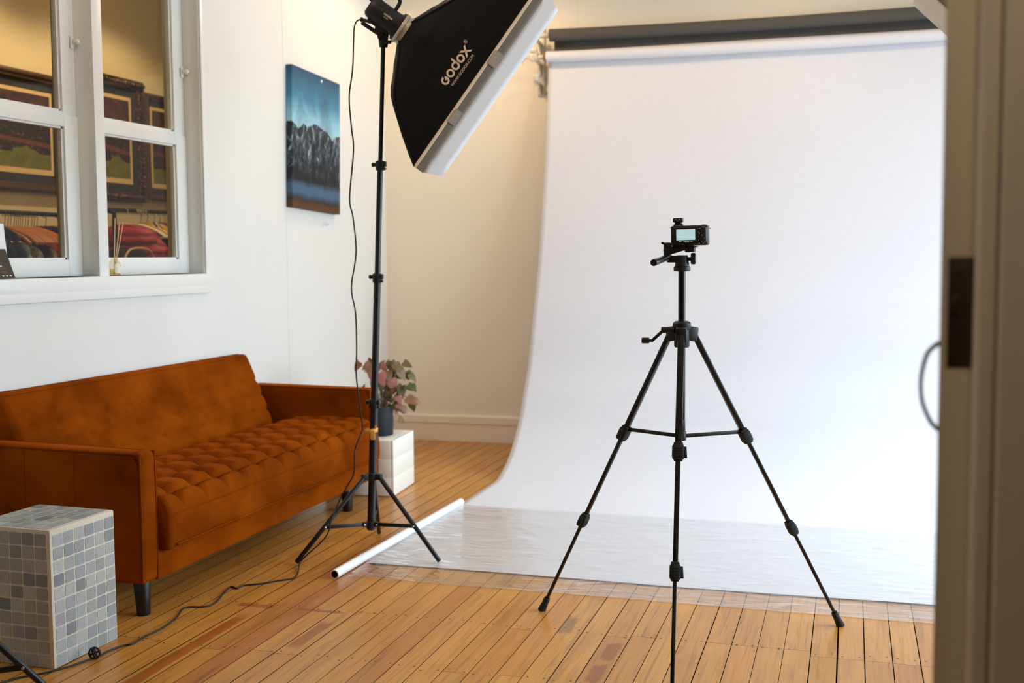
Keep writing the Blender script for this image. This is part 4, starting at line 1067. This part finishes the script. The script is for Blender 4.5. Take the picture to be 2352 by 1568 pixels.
def ring_mark(place, cu, cv, r, b):
    def seg(pts):
        for p, q in zip(pts, pts[1:]):
            w_ = .16 * r; dx, dy = q[0] - p[0], q[1] - p[1]; l = math.hypot(dx, dy); nx, ny = -dy / l * w_ / 2, dx / l * w_ / 2
            b.bm.faces.new([b.bm.verts.new(place(cu + a, cv + c)) for a, c in ((p[0] - nx, p[1] - ny), (q[0] - nx, q[1] - ny), (q[0] + nx, q[1] + ny), (p[0] + nx, p[1] + ny))])
    seg([(r * .92 * math.cos(R(a)), r * .92 * math.sin(R(a))) for a in range(0, 361, 15)])
    seg([(-.3 * r, -.45 * r), (-.3 * r, .5 * r), (.15 * r, .45 * r), (.25 * r, .2 * r), (.1 * r, 0), (-.3 * r, 0)]); seg([(0, 0), (.3 * r, -.45 * r)])

def softbox(label, O, a, l, s, L=.417, S=.28, D=.306, u0=.017, marks=True, flip=1):
    """O ring centre, a aim, l long edge, s short edge"""
    a, l, s, O = V(a), V(l), V(s), V(O)
    t = thing('softbox', label, 'softbox', O, 'black softboxes')
    tab = [(0, .146), (.06, .27), (.115, .38), (.234, .514), (.42, .665), (.65, .806), (.83, .91), (1, 1)]
    def k(x):
        for (x0, y0), (x1, y1) in zip(tab, tab[1:]):
            if x <= x1: return y0 + (y1 - y0) * (x - x0) / (x1 - x0)
        return 1
    rr = .062
    def pt(th, x):
        cx, cy = math.cos(th), math.sin(th); m = max(abs(cx), abs(cy)); qx, qy = cx / m, cy / m
        w_ = smooth01(x, 0, .35); kk = k(x); rad = rr + (kk - .146) * .30
        rx, ry = L * kk, S * max(kk, .24)
        px_ = (1 - w_) * cx * rad + w_ * qx * rx; py_ = (1 - w_) * cy * rad + w_ * qy * ry
        tuck = 1 - .012 * (1 - max(abs(qx), abs(qy)) ** 6)
        f = 1 + .012 * math.sin(9 * th + 2) * math.sin(PI * min(1, x * 1.6)) * (1 - x)
        return O + a * (x * D) + l * (px_ * f + u0 * x) + s * (py_ * f)
    b = B(); b.grid(lambda u, v: pt(2 * PI * u, v ** 1.15), 96, 40, wrapu=True)
    b.build('fabric_shell', M['fabricblack'], t, smooth=70, flip=False)
    # corner rods under the cloth show as ridges
    b = B()
    for sx_, sy_ in ((1, 1), (1, -1), (-1, 1), (-1, -1)):
        pts = [pt(math.atan2(sy_ * 1.0, sx_ * 1.0), x) for x in [i / 14 for i in range(15)]]
        b.tube(pts, .0055, 8)
    b.build('corner_seam', M['fabricblack'], t)
    def skirt(x0, x1, k0, k1, name, mat, off=.0, cut=0):
        g = B()
        def f(u, v):
            th = 2 * PI * u; cx, cy = math.cos(th), math.sin(th); m = max(abs(cx), abs(cy)); qx, qy = cx / m, cy / m
            kx = k0[0] + (k1[0] - k0[0]) * v; ky = k0[1] + (k1[1] - k0[1]) * v
            return O + a * (D + x0 + (x1 - x0) * v) + l * (qx * (L * kx + off) + u0) + s * (qy * (S * ky + off))
        # sample so that corners are exact
        n = 96
        g.grid(lambda u, v: f(u + .125 , v), n, 4, wrapu=True); o = g.build(name, mat, t, smooth=30); o.modifiers.new('thickness', 'SOLIDIFY').thickness = .002; return o
    vb = skirt(-.002, .041, (1, 1), (1.003, 1.003), 'velcro_band', M['velcro'], .002); vb['label'] = 'grey hook and loop band'
    skirt(-.004, .008, (1, 1), (1, 1), 'band_edging', M['print'], .0035)
    lp_ = skirt(.039, .115, (1.0, 1.0), (.93, .96), 'front_lip', M['lip'], .001); lp_['label'] = 'white fabric front lip'
    b = B(); c = O + a * (D + .045) + l * u0
    vs = [b.bm.verts.new(c + l * (x * L * .99) + s * (y * S * .99)) for x, y in ((-1, -1), (1, -1), (1, 1), (-1, 1))]; b.bm.faces.new(vs); b.build('diffuser', M['lip'], t, smooth=0)
    for uu, x0, x1 in ((-.17, .006, .036), (.10, .004, .040)):
        b = B(); w_ = .030
        b.bm.faces.new([b.bm.verts.new(O + a * (D + xx) + l * (uu + du + u0) + s * (S + .0075)) for xx, du in ((x0, -w_), (x1, -w_), (x1, w_), (x0, w_))])
        tb = b.build('closing_tab', M['velcrolight'], t, smooth=0); tb.modifiers.new('thickness', 'SOLIDIFY').thickness = .002
    b = B(); Fm = frame(O - a * .03, l, s, a)
    b.lathe([(.046, 0), (.0635, 0), (.066, .004), (.066, .012), (.060, .015), (.060, .026), (.064, .029), (.064, .034), (.046, .034), (.046, 0)], Fm, 40)
    rg = b.build('speed_ring', M['silver'], t); rg['label'] = 'pale metal mounting ring'
    if marks:
        def place(cn, cu):
            def f(u, v):
                n_ = cn - v; x = n_ / D; q = (cu + u)
                return O + a * n_ + l * q + s * (S * k(x) + .0035)
            return f
        sc = .0158; b = B(); glyphs(place(.2201, .0075), sc, b)
        ring_mark(place(.1996, .1046), 0, 0, .0065, b)
        bmesh.ops.recalc_face_normals(b.bm, faces=b.bm.faces); b.build('wordmark', M['print'], t, smooth=0)
        tb = text_bm('WWW.GODOX.COM', .0135, 'CENTER'); xs = [v.co.x for v in tb.verts]; wd = max(xs) - min(xs); f = .1425 / wd
        pf = place(.2555, .009)
        for v in tb.verts: v.co = pf(v.co.x * f, v.co.y * f)
        b = B(); b._merge(tb); b.build('web_address', M['print'], t, smooth=0)
    return t
aa, ll, ss = V((.703, .443, -.556)), V((.593, .067, .803)), V((.393, -.894, -.216))
O1 = V((-1.74, 4.38, 2.16))
softbox('large black softbox with white lip angled toward the white backdrop', O1, aa, ll, ss)

def flash(label, O, a, l, s, standtop, marks=True):
    a, l, s, O = V(a), V(l), V(s), V(O)
    t = thing('studio_flash', label, 'flash head', O - a * .1, 'black flash heads')
    up = l
    Fm = frame(O - a * .03, s, up, a) if False else frame(O - a * .03, up, s, a)
    b = B(); b.lathe([(0, -.146), (.030, -.146), (.040, -.138), (.0465, -.116), (.0475, -.03), (.050, -.012), (.060, -.006), (.060, .0), (0, .0)], frame(O - a * .03, s.cross(a) * -1 if False else up, a.cross(up), a), 36)
    b.build('housing', M['blackplastic'], t)
    b = B()
    for i in range(3):
        c = O - a * (.138 - i * .010) + s * .046 + l * .006
        b.bar(c + l * .024 - s * .008, c - l * .016 - s * .002, .0035, .004)
    b.build('vent_slots', M['legblack'], t)
    b = B(); c = O - a * .148 + l * .045; b.tube([c - l * .01, c + l * .035 + a * .0, c + l * .045 + a * .03, c + l * .040 + a * .065, c - l * .005 + a * .07], .008, 10, 4); b.build('carry_handle', M['blackplastic'], t)
    b = B(); b.box(O - a * .172 + l * .028, (.026, .026, .026), frame((0, 0, 0), a, l, s), bev=.004); b.build('rear_knob', M['blackplastic'], t)
    b = B(); b.box(O - a * .130 - l * .045, (.040, .014, .04), frame((0, 0, 0), a, l, s), bev=.004); b.build('socket_block', M['blackplastic'], t)
    st = V(standtop); pv = st + V((-.002, .0, .025))
    b = B(); b.cyl(st + V((0, 0, -.022)), st + V((0, 0, .030)), .017, .022, 20, bev=.003).cyl(pv - s * .020, pv + s * .024, .023, seg=24, bev=.003)
    b.bar(pv, O - a * .10 - l * .046, .030, .034, .004).box(O - a * .095 - l * .047, (.085, .016, .036), frame((0, 0, 0), a, l, s), bev=.004)
    b.cyl(st + V((.01, -.01, -.006)), st + V((.036, -.012, -.004)), .006, .008, 12)
    b.build('tilt_bracket', M['black'], t)
    b = B(); b.tube([pv + s * .022, pv + s * .026 - a * .03 - l * .004, pv + s * .026 - a * .090 - l * .006], lambda u: .009 if u < .5 else .0085, 12); b.sphere(pv + s * .026 - a * .092 - l * .006, .0088); b.build('tilt_lever', M['blackplastic'], t)
    if marks:
        def pl(cn, cu):
            def f(u, v):
                yy = cu + v; return O + a * (cn + u) + l * yy + s * (math.sqrt(max(1e-6, .0481 ** 2 - yy * yy)))
            return f
        b = B(); glyphs(pl(-.090, .008), .0036, b); bmesh.ops.recalc_face_normals(b.bm, faces=b.bm.faces); b.build('wordmark', M['print'], t, smooth=0)
        tb = text_bm('MS300III', .0062, 'CENTER'); pf = pl(-.094, -.0045)
        for v in tb.verts: v.co = pf(v.co.x, v.co.y)
        b = B(); b._merge(tb); b.build('model_print', M['print'], t, smooth=0)
    return t
flash('black studio flash head with pale lettering clamped on stand top', O1, aa, ll, ss, (-1.838, 4.385, 2.125))
# second softbox: only its lip and a dark corner look past the door edge
a2 = V((-.60, .50, -.62)).normalized(); l2 = V((.60, .05, -.80)); l2 = (l2 - a2 * l2.dot(a2)).normalized(); s2 = a2.cross(l2)
if s2.y > 0: s2 = -s2
L2, D2, S2 = .417, .306, .28
corner = V((.238, 4.28, 2.215))                       # near upper corner of the shell edge
O2 = corner - a2 * D2 - s2 * S2 + l2 * L2
softbox('second black softbox, only its pale lip showing past door edge', O2, a2, l2, s2, u0=0, marks=False)
flash('second black flash head behind the door side softbox', O2, a2, l2, s2, tuple(O2 - a2 * .165 - V((0, 0, .09))), marks=False)
s2t = O2 - a2 * .165 - V((0, 0, .09))
light_stand('second black light stand under the door side softbox', (s2t.x, s2t.y, 0), tuple(s2t + V((0, 0, .012))), [(s2t.x + .333 * math.cos(R(q)), s2t.y + .333 * math.sin(R(q))) for q in (40, 160, 280)])

# power cord with plug
hang = [(-1.905, 4.372, 2.215), (-1.935, 4.36, 2.214), (-1.948, 4.35, 2.190), (-1.949, 4.34, 2.135), (-1.956, 4.34, 2.013), (-1.973, 4.34, 1.906), (-1.966, 4.34, 1.786), (-1.958, 4.34, 1.689), (-1.979, 4.34, 1.495), (-1.965, 4.34, 1.415), (-1.954, 4.34, 1.273), (-1.978, 4.34, 1.129), (-1.961, 4.34, 1.022), (-1.959, 4.34, .878), (-1.962, 4.34, .751), (-1.948, 4.36, .560), (-1.953, 4.355, .520), (-1.975, 4.34, .449), (-1.981, 4.34, .357), (-2.008, 4.33, .301), (-2.04, 4.31, .234), (-2.035, 4.225, .170), (-2.045, 4.215, .126), (-2.075, 4.20, .085), (-2.115, 4.17, .045), (-2.142, 4.15, .012)]
floorp = [(-2.094, 4.038), (-2.079, 3.965), (-2.117, 3.924), (-2.162, 3.869), (-2.216, 3.83), (-2.219, 3.787), (-2.255, 3.801), (-2.24, 3.729), (-2.205, 3.609), (-2.216, 3.553), (-2.279, 3.525), (-2.244, 3.416), (-2.226, 3.309), (-2.233, 3.219), (-2.228, 3.141), (-2.246, 3.118), (-2.262, 3.06), (-2.262, 3.01), (-2.275, 2.96), (-2.295, 2.90), (-2.328, 2.84), (-2.36, 2.805), (-2.39, 2.76), (-2.42, 2.66)]
t = thing('power_cord', 'black power cord running from flash head down stand and floor', 'cord', (-1.95, 4.34, 0))
B().tube([V(p) for p in hang] + [V((x, y, .0036)) for x, y in floorp], .0031, 8, 5).build('cable', M['cord'], t)
B().cyl((-1.885, 4.372, 2.205), (-1.925, 4.365, 2.217), .0085, .006, 12, bev=.002).cyl((-1.921, 4.366, 2.216), (-1.927, 4.365, 2.2175), .0095, seg=12).build('connector', M['blackplastic'], t)
# cord keeper: small wheel-shaped disc standing on the floor
t = thing('cord_keeper', 'small round black disc threaded on cord beside tiled block', 'cord keeper', (-2.262, 2.99, 0))
dz = V((.35, -.93, .12)).normalized(); dx_ = V((0, 0, 1)).cross(dz).normalized(); dy_ = dz.cross(dx_)
Fm = frame((-2.262, 2.99, .0205), dx_, dy_, dz)
B().lathe([(.0145, -.004), (.0185, -.005), (.0200, 0), (.0185, .005), (.0145, .004), (.0145, -.004)], Fm, 32).build('rim', M['blackplastic'], t)
b = B()
for q in (20, 110, 200, 290): b.bar(Fm @ V((0, 0, 0)), Fm @ V((.0165 * math.cos(R(q)), .0165 * math.sin(R(q)), 0)), .015 if q != 20 else .008, .006)
b.sphere(Fm @ V((0, 0, 0)), .0075, (1, 1, .7)); b.build('spokes', M['blackplastic'], t)
# yellow strap holding the cord to the pole
t = thing('cable_strap', 'yellow strap tying the black cord to the light stand pole', 'strap', (-1.935, 4.385, .53))
b = B(); pc = V((-1.9145, 4.391, .530))
ringp = [(pc.x + .0215 * math.cos(R(q)) - (.012 if 120 < q < 250 else 0), pc.y + .0205 * math.sin(R(q))) for q in range(0, 360, 15)]
def strapf(u, v):
    i = u * len(ringp); k = int(i) % len(ringp); k2 = (k + 1) % len(ringp); f = i - int(i); x = ringp[k][0] + (ringp[k2][0] - ringp[k][0]) * f; y = ringp[k][1] + (ringp[k2][1] - ringp[k][1]) * f
    return V((x, y, .521 + .018 * v + .003 * math.cos(2 * PI * u)))
b.grid(strapf, 48, 2, wrapu=True); o = b.build('loop', M['tie'], t); o.modifiers.new('thickness', 'SOLIDIFY').thickness = .0018
b = B(); b.box((-1.905, 4.366, .513), (.022, .003, .038), bev=.001).box((-1.893, 4.370, .547), (.006, .003, .014), bev=.001); b.build('loose_end', M['tie'], t)

# ================================================================== camera tripod
def tripod():
    cx, cy = -.500, 3.596
    t = thing('tripod', 'black camera tripod with spread legs in front of white backdrop', 'tripod', (cx, cy, 0))
    feet = [V((-1.032, 3.838, 0)), V((-.023, 3.935, 0)), V((-.452, 3.018, 0))]
    m, p = M['alum'], M['blackplastic']
    z_h = 1.005
    c = V((cx - .010, cy, 0))
    def cz(z): return V((c.x, c.y, z))
    B().cyl(cz(.67), cz(1.215), .0115, seg=24).build('centre_column', m, t)
    b = B(); b.lathe([(.0, -.018), (.026, -.018), (.0285, -.014), (.0285, .003), (.026, .006), (.020, .010), (.014, .010)], Matrix.Translation(cz(1.036)), 30)
    b.build('column_collar', p, t)
    b = B(); b.lathe([(.012, -.045), (.022, -.045), (.024, -.040), (.024, .020), (.018, .024), (.012, .024)], Matrix.Translation(cz(1.008)), 24)
    for f in feet:
        dv = (f - c).normalized(); dv.z = 0; dv.normalize(); b.bar(cz(1.008) + dv * .012, cz(1.002) + dv * .050, .034, .046, .005)
    b.build('shoulder', p, t)
    # crank
    b = B(); b.cyl(cz(1.018) + V((-.02, -.016, 0)), cz(1.018) + V((-.062, -.020, 0)), .0095, seg=16, bev=.002)
    b.bar(cz(1.014) + V((-.058, -.022, 0)), cz(.986) + V((-.088, -.026, 0)), .006, .010, .002).cyl(cz(.985) + V((-.085, -.026, 0)), cz(.985) + V((-.122, -.030, 0)), .0045, seg=12).cyl(cz(.985) + V((-.098, -.028, 0)), cz(.985) + V((-.122, -.030, 0)), .0095, seg=16, bev=.002)
    b.build('crank', p, t)
    zb = .685
    b = B(); b.cyl(cz(zb - .018), cz(zb + .012), .015, seg=18, bev=.002).cyl(cz(zb + .012), cz(zb + .050), .0125, seg=14, bev=.003).build('spreader_hub', p, t)
    for i, f in enumerate(feet):
        dv = (f - c); dv.z = 0; dv.normalize(); top = cz(.995) + dv * .048; ft = V((f.x, f.y, .012))
        sd = V((-dv.y, dv.x, 0))
        def at(z): return top + (ft - top) * ((top.z - z) / (top.z - ft.z))
        d = (ft - top).normalized(); upv = sd.cross(d)
        lg = B().bar(top + d * -.015, at(.665), .021, .016, .004, up=upv).build('leg', m, t)
        B().bar(at(.69), at(.365), .0155, .012, .003, up=upv).build('leg_section', m, lg)
        B().bar(at(.39), at(.02), .0115, .0105, .003, up=upv).build('leg_section', m, lg)
        for zc, wd, hh in ((.668, .036, .034), (.352, .032, .030)):
            b = B(); q = at(zc); b.bar(q - d * .021, q + d * .021, wd, wd * .85, .006, up=upv)
            b.bar(q - d * .028, q - d * .018, wd * .78, wd * .7, .003, up=upv).bar(q + d * .018, q + d * .026, wd * .75, wd * .66, .003, up=upv)
            lev = sd * (wd * .54); b.bar(q - d * .016 + lev, q + d * .017 + lev * 1.15, .0095, .014, .002, up=upv).bar(q + d * .010 + lev * .6, q + d * .010 + lev, .008, .012, .001)
            for e in (-.008, 0, .008): b.bar(q + d * e - sd * wd * .35 + upv * wd * -.43, q + d * e + sd * wd * .35 + upv * wd * -.43, .003, .0025, 0)
            b.build('leg_clamp', M['darkrubber'], lg)
        b = B(); b.cyl(at(.050), at(.040), .0105, .0115, 16).cyl(at(.044), V((f.x, f.y, .0)) + dv * .006, .0098, .0145, 18, bev=.002); b.build('rubber_foot', M['darkrubber'], lg)
        J = at(.683) - upv * 0
        B().bar(cz(zb - .004) + dv * .012, J, .008, .012, .002).cyl(J - sd * .014, J + sd * .014, .008, seg=12, bev=.002).build('brace', p, t)
    # pan head
    b = B(); z = 1.21
    b.lathe([(.012, -.008), (.0255, -.008), (.0265, -.004), (.0265, .006), (.0225, .008), (.022, .018), (.0195, .026), (0, .026)], Matrix.Translation(cz(z)), 36)
    b.build('pan_base', p, t)
    hy = -.004
    b = B(); b.cyl(cz(1.232), cz(1.252), .021, .018, 26, bev=.003).box(cz(1.240) + V((-.022, hy, 0)), (.050, .026, .022), bev=.005)
    b.box(cz(1.265) + V((-.045, hy, 0)), (.024, .026, .054), bev=.005)
    b.prism([(-.058, -.002), (-.033, -.012), (.020, .004), (.030, .004), (.030, .0135), (-.030, .0135), (-.055, .008)], .030, frame(cz(1.267) + V((0, .011, 0)), (1, 0, 0), (0, 0, 1), (0, -1, 0)), bev=.003)
    b.box(cz(1.2705) + V((.026, hy, 0)), (.030, .036, .019), bev=.003).box(cz(1.2785) + V((.020, 0, 0)), (.055, .042, .004), bev=.001)
    b.build('pan_head', p, t)
    b = B(); b.cyl(cz(1.240) + V((.018, hy, 0)), cz(1.240) + V((.028, hy, 0)), .006, seg=12).box(cz(1.241) + V((.036, hy, 0)), (.016, .020, .036), bev=.005); b.build('tilt_knob', p, t)
    b = B(); b.bar(cz(1.292) + V((-.062, hy - .017, 0)), cz(1.274) + V((-.026, hy - .017, 0)), .007, .007, .002); b.build('plate_lever', p, t)
    b = B(); h0 = cz(1.247) + V((-.040, .0, 0)); h1 = cz(1.230) + V((-.058, -.19, 0))
    b.cyl(h0, h1, .0095, .0105, 20, bev=.0015); hh_ = b.build('pan_handle', M['alum'], t)
    dd_ = (h1 - h0).normalized(); B().cyl(h1 - dd_ * .002, h1 + dd_ * .0006, .0072, seg=16).build('handle_end', M['legblack'], hh_)
tripod()

def small_camera():
    cx, cy, z0 = -.483, 3.585, 1.2805
    t = thing('compact_camera', 'compact black camera with lit screen mounted on tripod head', 'camera', (cx, cy, z0))
    p = M['blackplastic']; W, D, H = .115, .045, .062
    RM = Matrix.Translation((cx, cy, z0)) @ Matrix.Rotation(R(-1.0), 4, 'Y')
    def add(b, name, mat, smooth=40, par=None):
        bmesh.ops.transform(b.bm, matrix=RM, verts=b.bm.verts); return b.build(name, mat, par or t, smooth)
    b = B(); b.box((0, 0, H / 2 + .001), (W, D, H), bev=.006, seg=3).box((.044, -.006, H / 2 + .002), (.020, D + .006, H - .012), bev=.006)
    b.box((-.02, 0, .0012), (.06, .04, .0024)); add(b, 'camera_body', p)
    b = B(); b.box((-.010, -D / 2 - .0045, .031), (.078, .008, .054), bev=.002); sc_ = add(b, 'screen_housing', p)
    tm = NT('camera_screen_glow'); e = tm.n('ShaderNodeEmission', i_Strength=.82); e.inputs[0].default_value = lin(196, 226, 228); tm.link(e.outputs[0], tm.out.inputs[0])
    b = B(); b.box((-.0095, -D / 2 - .0087, .0345), (.058, .0006, .0325)); s_ = add(b, 'screen', tm.m, 0, sc_); s_['label'] = 'pale lit screen'
    tg = NT('camera_screen_text'); e = tg.n('ShaderNodeEmission', i_Strength=.7); e.inputs[0].default_value = lin(190, 225, 200); tg.link(e.outputs[0], tg.out.inputs[0])
    b = B()
    for x, w_ in ((-.0285, .003), (-.025, .003), (-.0155, .002), (-.0115, .004), (-.006, .0035), (-.001, .003), (.0055, .004), (.010, .003)): b.box((x, -D / 2 - .0088, .0145), (w_, .0006, .0022))
    add(b, 'screen_readout', tg.m, 0, sc_)
    b = B()
    for x, z, w_ in ((.0335, .052, .0055), (.0305, .042, .002), (.033, .0375, .003), (.040, .032, .004), (.0305, .027, .002), (.0305, .0175, .002), (.049, .0225, .003), (.0395, .012, .002), (.0485, .0105, .003), (.044, .007, .002), (.0325, .0075, .003)): b.box((x, -D / 2 - .0105, z), (w_, .0006, .0018))
    add(b, 'button_marks', M['print'], 0)
    b = B(); b.cyl((.041, -D / 2 - .0095, .022), (.041, -D / 2 - .0125, .022), .0075, seg=22, bev=.001); add(b, 'control_wheel', p)
    b = B(); b.cyl((.042, .004, H), (.042, .004, H + .003), .009, seg=24, bev=.001).cyl((.010, .006, H), (.010, .006, H + .002), .006, seg=18); add(b, 'top_dials', p)
    b = B(); b.cyl((-.02, D / 2, .032), (-.02, D / 2 + .045, .032), .029, seg=36, bev=.002); add(b, 'lens', p)
    b = B()
    for sg in (-1, 1): b.tube([(sg * W / 2, 0, .052 if sg > 0 else .058), (sg * (W / 2 + .004), 0, .053 if sg > 0 else .059), (sg * (W / 2 + .005), 0, .050 if sg > 0 else .057)], .0012, 6)
    add(b, 'strap_lug', M['chrome'])
    return RM, H
RM, Hc = small_camera()
t = thing('flash_trigger', 'small black flash trigger with red print on camera top', 'flash trigger', RM @ V((-.036, 0, Hc)))
b = B(); b.box((-.036, -.002, Hc + .0035), (.028, .022, .005), bev=.001).box((-.036, -.002, Hc + .0085), (.020, .020, .006), bev=.001).box((-.036, -.004, Hc + .0185), (.029, .032, .0135), bev=.002)
bmesh.ops.transform(b.bm, matrix=RM, verts=b.bm.verts); b.build('trigger_body', M['blackplastic'], t)
b = B(); b.box((-.0355, -.0202, Hc + .0165), (.0085, .0005, .0026)); bmesh.ops.transform(b.bm, matrix=RM, verts=b.bm.verts); b.build('red_print', M['redink'], t, smooth=0)
b = B(); b.box((-.041, -.0202, Hc + .0205), (.004, .0005, .0016)).box((-.030, -.0202, Hc + .0205), (.004, .0005, .0016)); bmesh.ops.transform(b.bm, matrix=RM, verts=b.bm.verts); b.build('pale_print', M['print'], t, smooth=0)
b = B(); b.box((-.035, -.0135, Hc + .0015), (.017, .0006, .0018)); bmesh.ops.transform(b.bm, matrix=RM, verts=b.bm.verts); b.build('shoe_edge', M['print'], t, smooth=0)

# ================================================================== light
def area(name, loc, rot, size, size_y, power, color):
    l = bpy.data.lights.new(name, 'AREA'); l.shape = 'RECTANGLE'; l.size = size; l.size_y = size_y; l.energy = power; l.color = color
    o = bpy.data.objects.new(name, l); col.objects.link(o); o.location = loc; o.rotation_euler = rot; return o
def spot(name, loc, power, color, ang=130, blend=.6, radius=.045, aim=None):
    l = bpy.data.lights.new(name, 'SPOT'); l.energy = power; l.color = color; l.spot_size = R(ang); l.spot_blend = blend; l.shadow_soft_size = radius
    o = bpy.data.objects.new(name, l); col.objects.link(o); o.location = loc
    if aim: o.rotation_euler = (V(aim) - V(loc)).to_track_quat('-Z', 'Y').to_euler()
    return o
COOL, WARM = (.66, .845, 1.0), (1.0, .68, .36)
dl = area('daylight_window', (2.85, 5.05, 1.6), (0, R(66), 0), 2.3, 4.1, 190, COOL); dl.data.spread = R(140)
for k, (x, y, pw) in enumerate(((-2.3, 6.45, 31), (-.5, 6.2, 19), (1.4, 6.2, 12), (-2.0, 3.6, 13), (-.3, 3.4, 8))):
    spot('downlight_%d' % k, (x, y, ZC - .03), pw, WARM, 168, .35)
for k, (x, y, pw) in enumerate(((-3.78, 5.1, 44), (-3.78, 6.3, 38))):
    spot('hall_downlight_%d' % k, (x, y, ZC - .04), pw, (1.0, .74, .42), 138, .35)
# unseen warm fill light, added to brighten the door edge and trim
l = bpy.data.lights.new('door_fill_light', 'POINT'); l.energy = 7; l.color = (1, .80, .55); l.shadow_soft_size = .1
o = bpy.data.objects.new('door_fill_light', l); col.objects.link(o); o.location = (.13, .62, 2.0)

wd = bpy.data.worlds.new('world'); scene.world = wd; wd.use_nodes = True
bg = wd.node_tree.nodes['Background']; bg.inputs[0].default_value = (.75, .85, 1, 1); bg.inputs[1].default_value = .05

# ================================================================== camera
cam = bpy.data.cameras.new('camera'); co_ = bpy.data.objects.new('camera', cam); col.objects.link(co_)
yaw, pitch, roll = -.28858758, .07365896, .00707463
cyw, syw, cp, sp = math.cos(yaw), math.sin(yaw), math.cos(pitch), math.sin(pitch)
fw = V((syw * cp, cyw * cp, -sp)); rt = V((cyw, -syw, 0)); dn_ = fw.cross(rt)
r2 = rt * math.cos(roll) + dn_ * math.sin(roll); d2 = -rt * math.sin(roll) + dn_ * math.cos(roll)
co_.matrix_world = frame((0, 0, 1.25), r2, -d2, -fw)
cam.sensor_width = 36; cam.lens = 2627.69 / 2352 * 36; cam.clip_start = .02; cam.clip_end = 60
cam.dof.use_dof = True; cam.dof.focus_distance = 3.65; cam.dof.aperture_fstop = 3.2
scene.camera = co_
vs = scene.view_settings; vs.view_transform = 'Standard'; vs.look = 'None'; vs.gamma = 1; vs.use_curve_mapping = False; vs.exposure = .07
scene.render.film_transparent = False
scene.cycles.max_bounces = 10; scene.cycles.diffuse_bounces = 5; scene.cycles.transparent_max_bounces = 12
scene.cycles.caustics_reflective = False; scene.cycles.caustics_refractive = False; scene.cycles.sample_clamp_indirect = 8
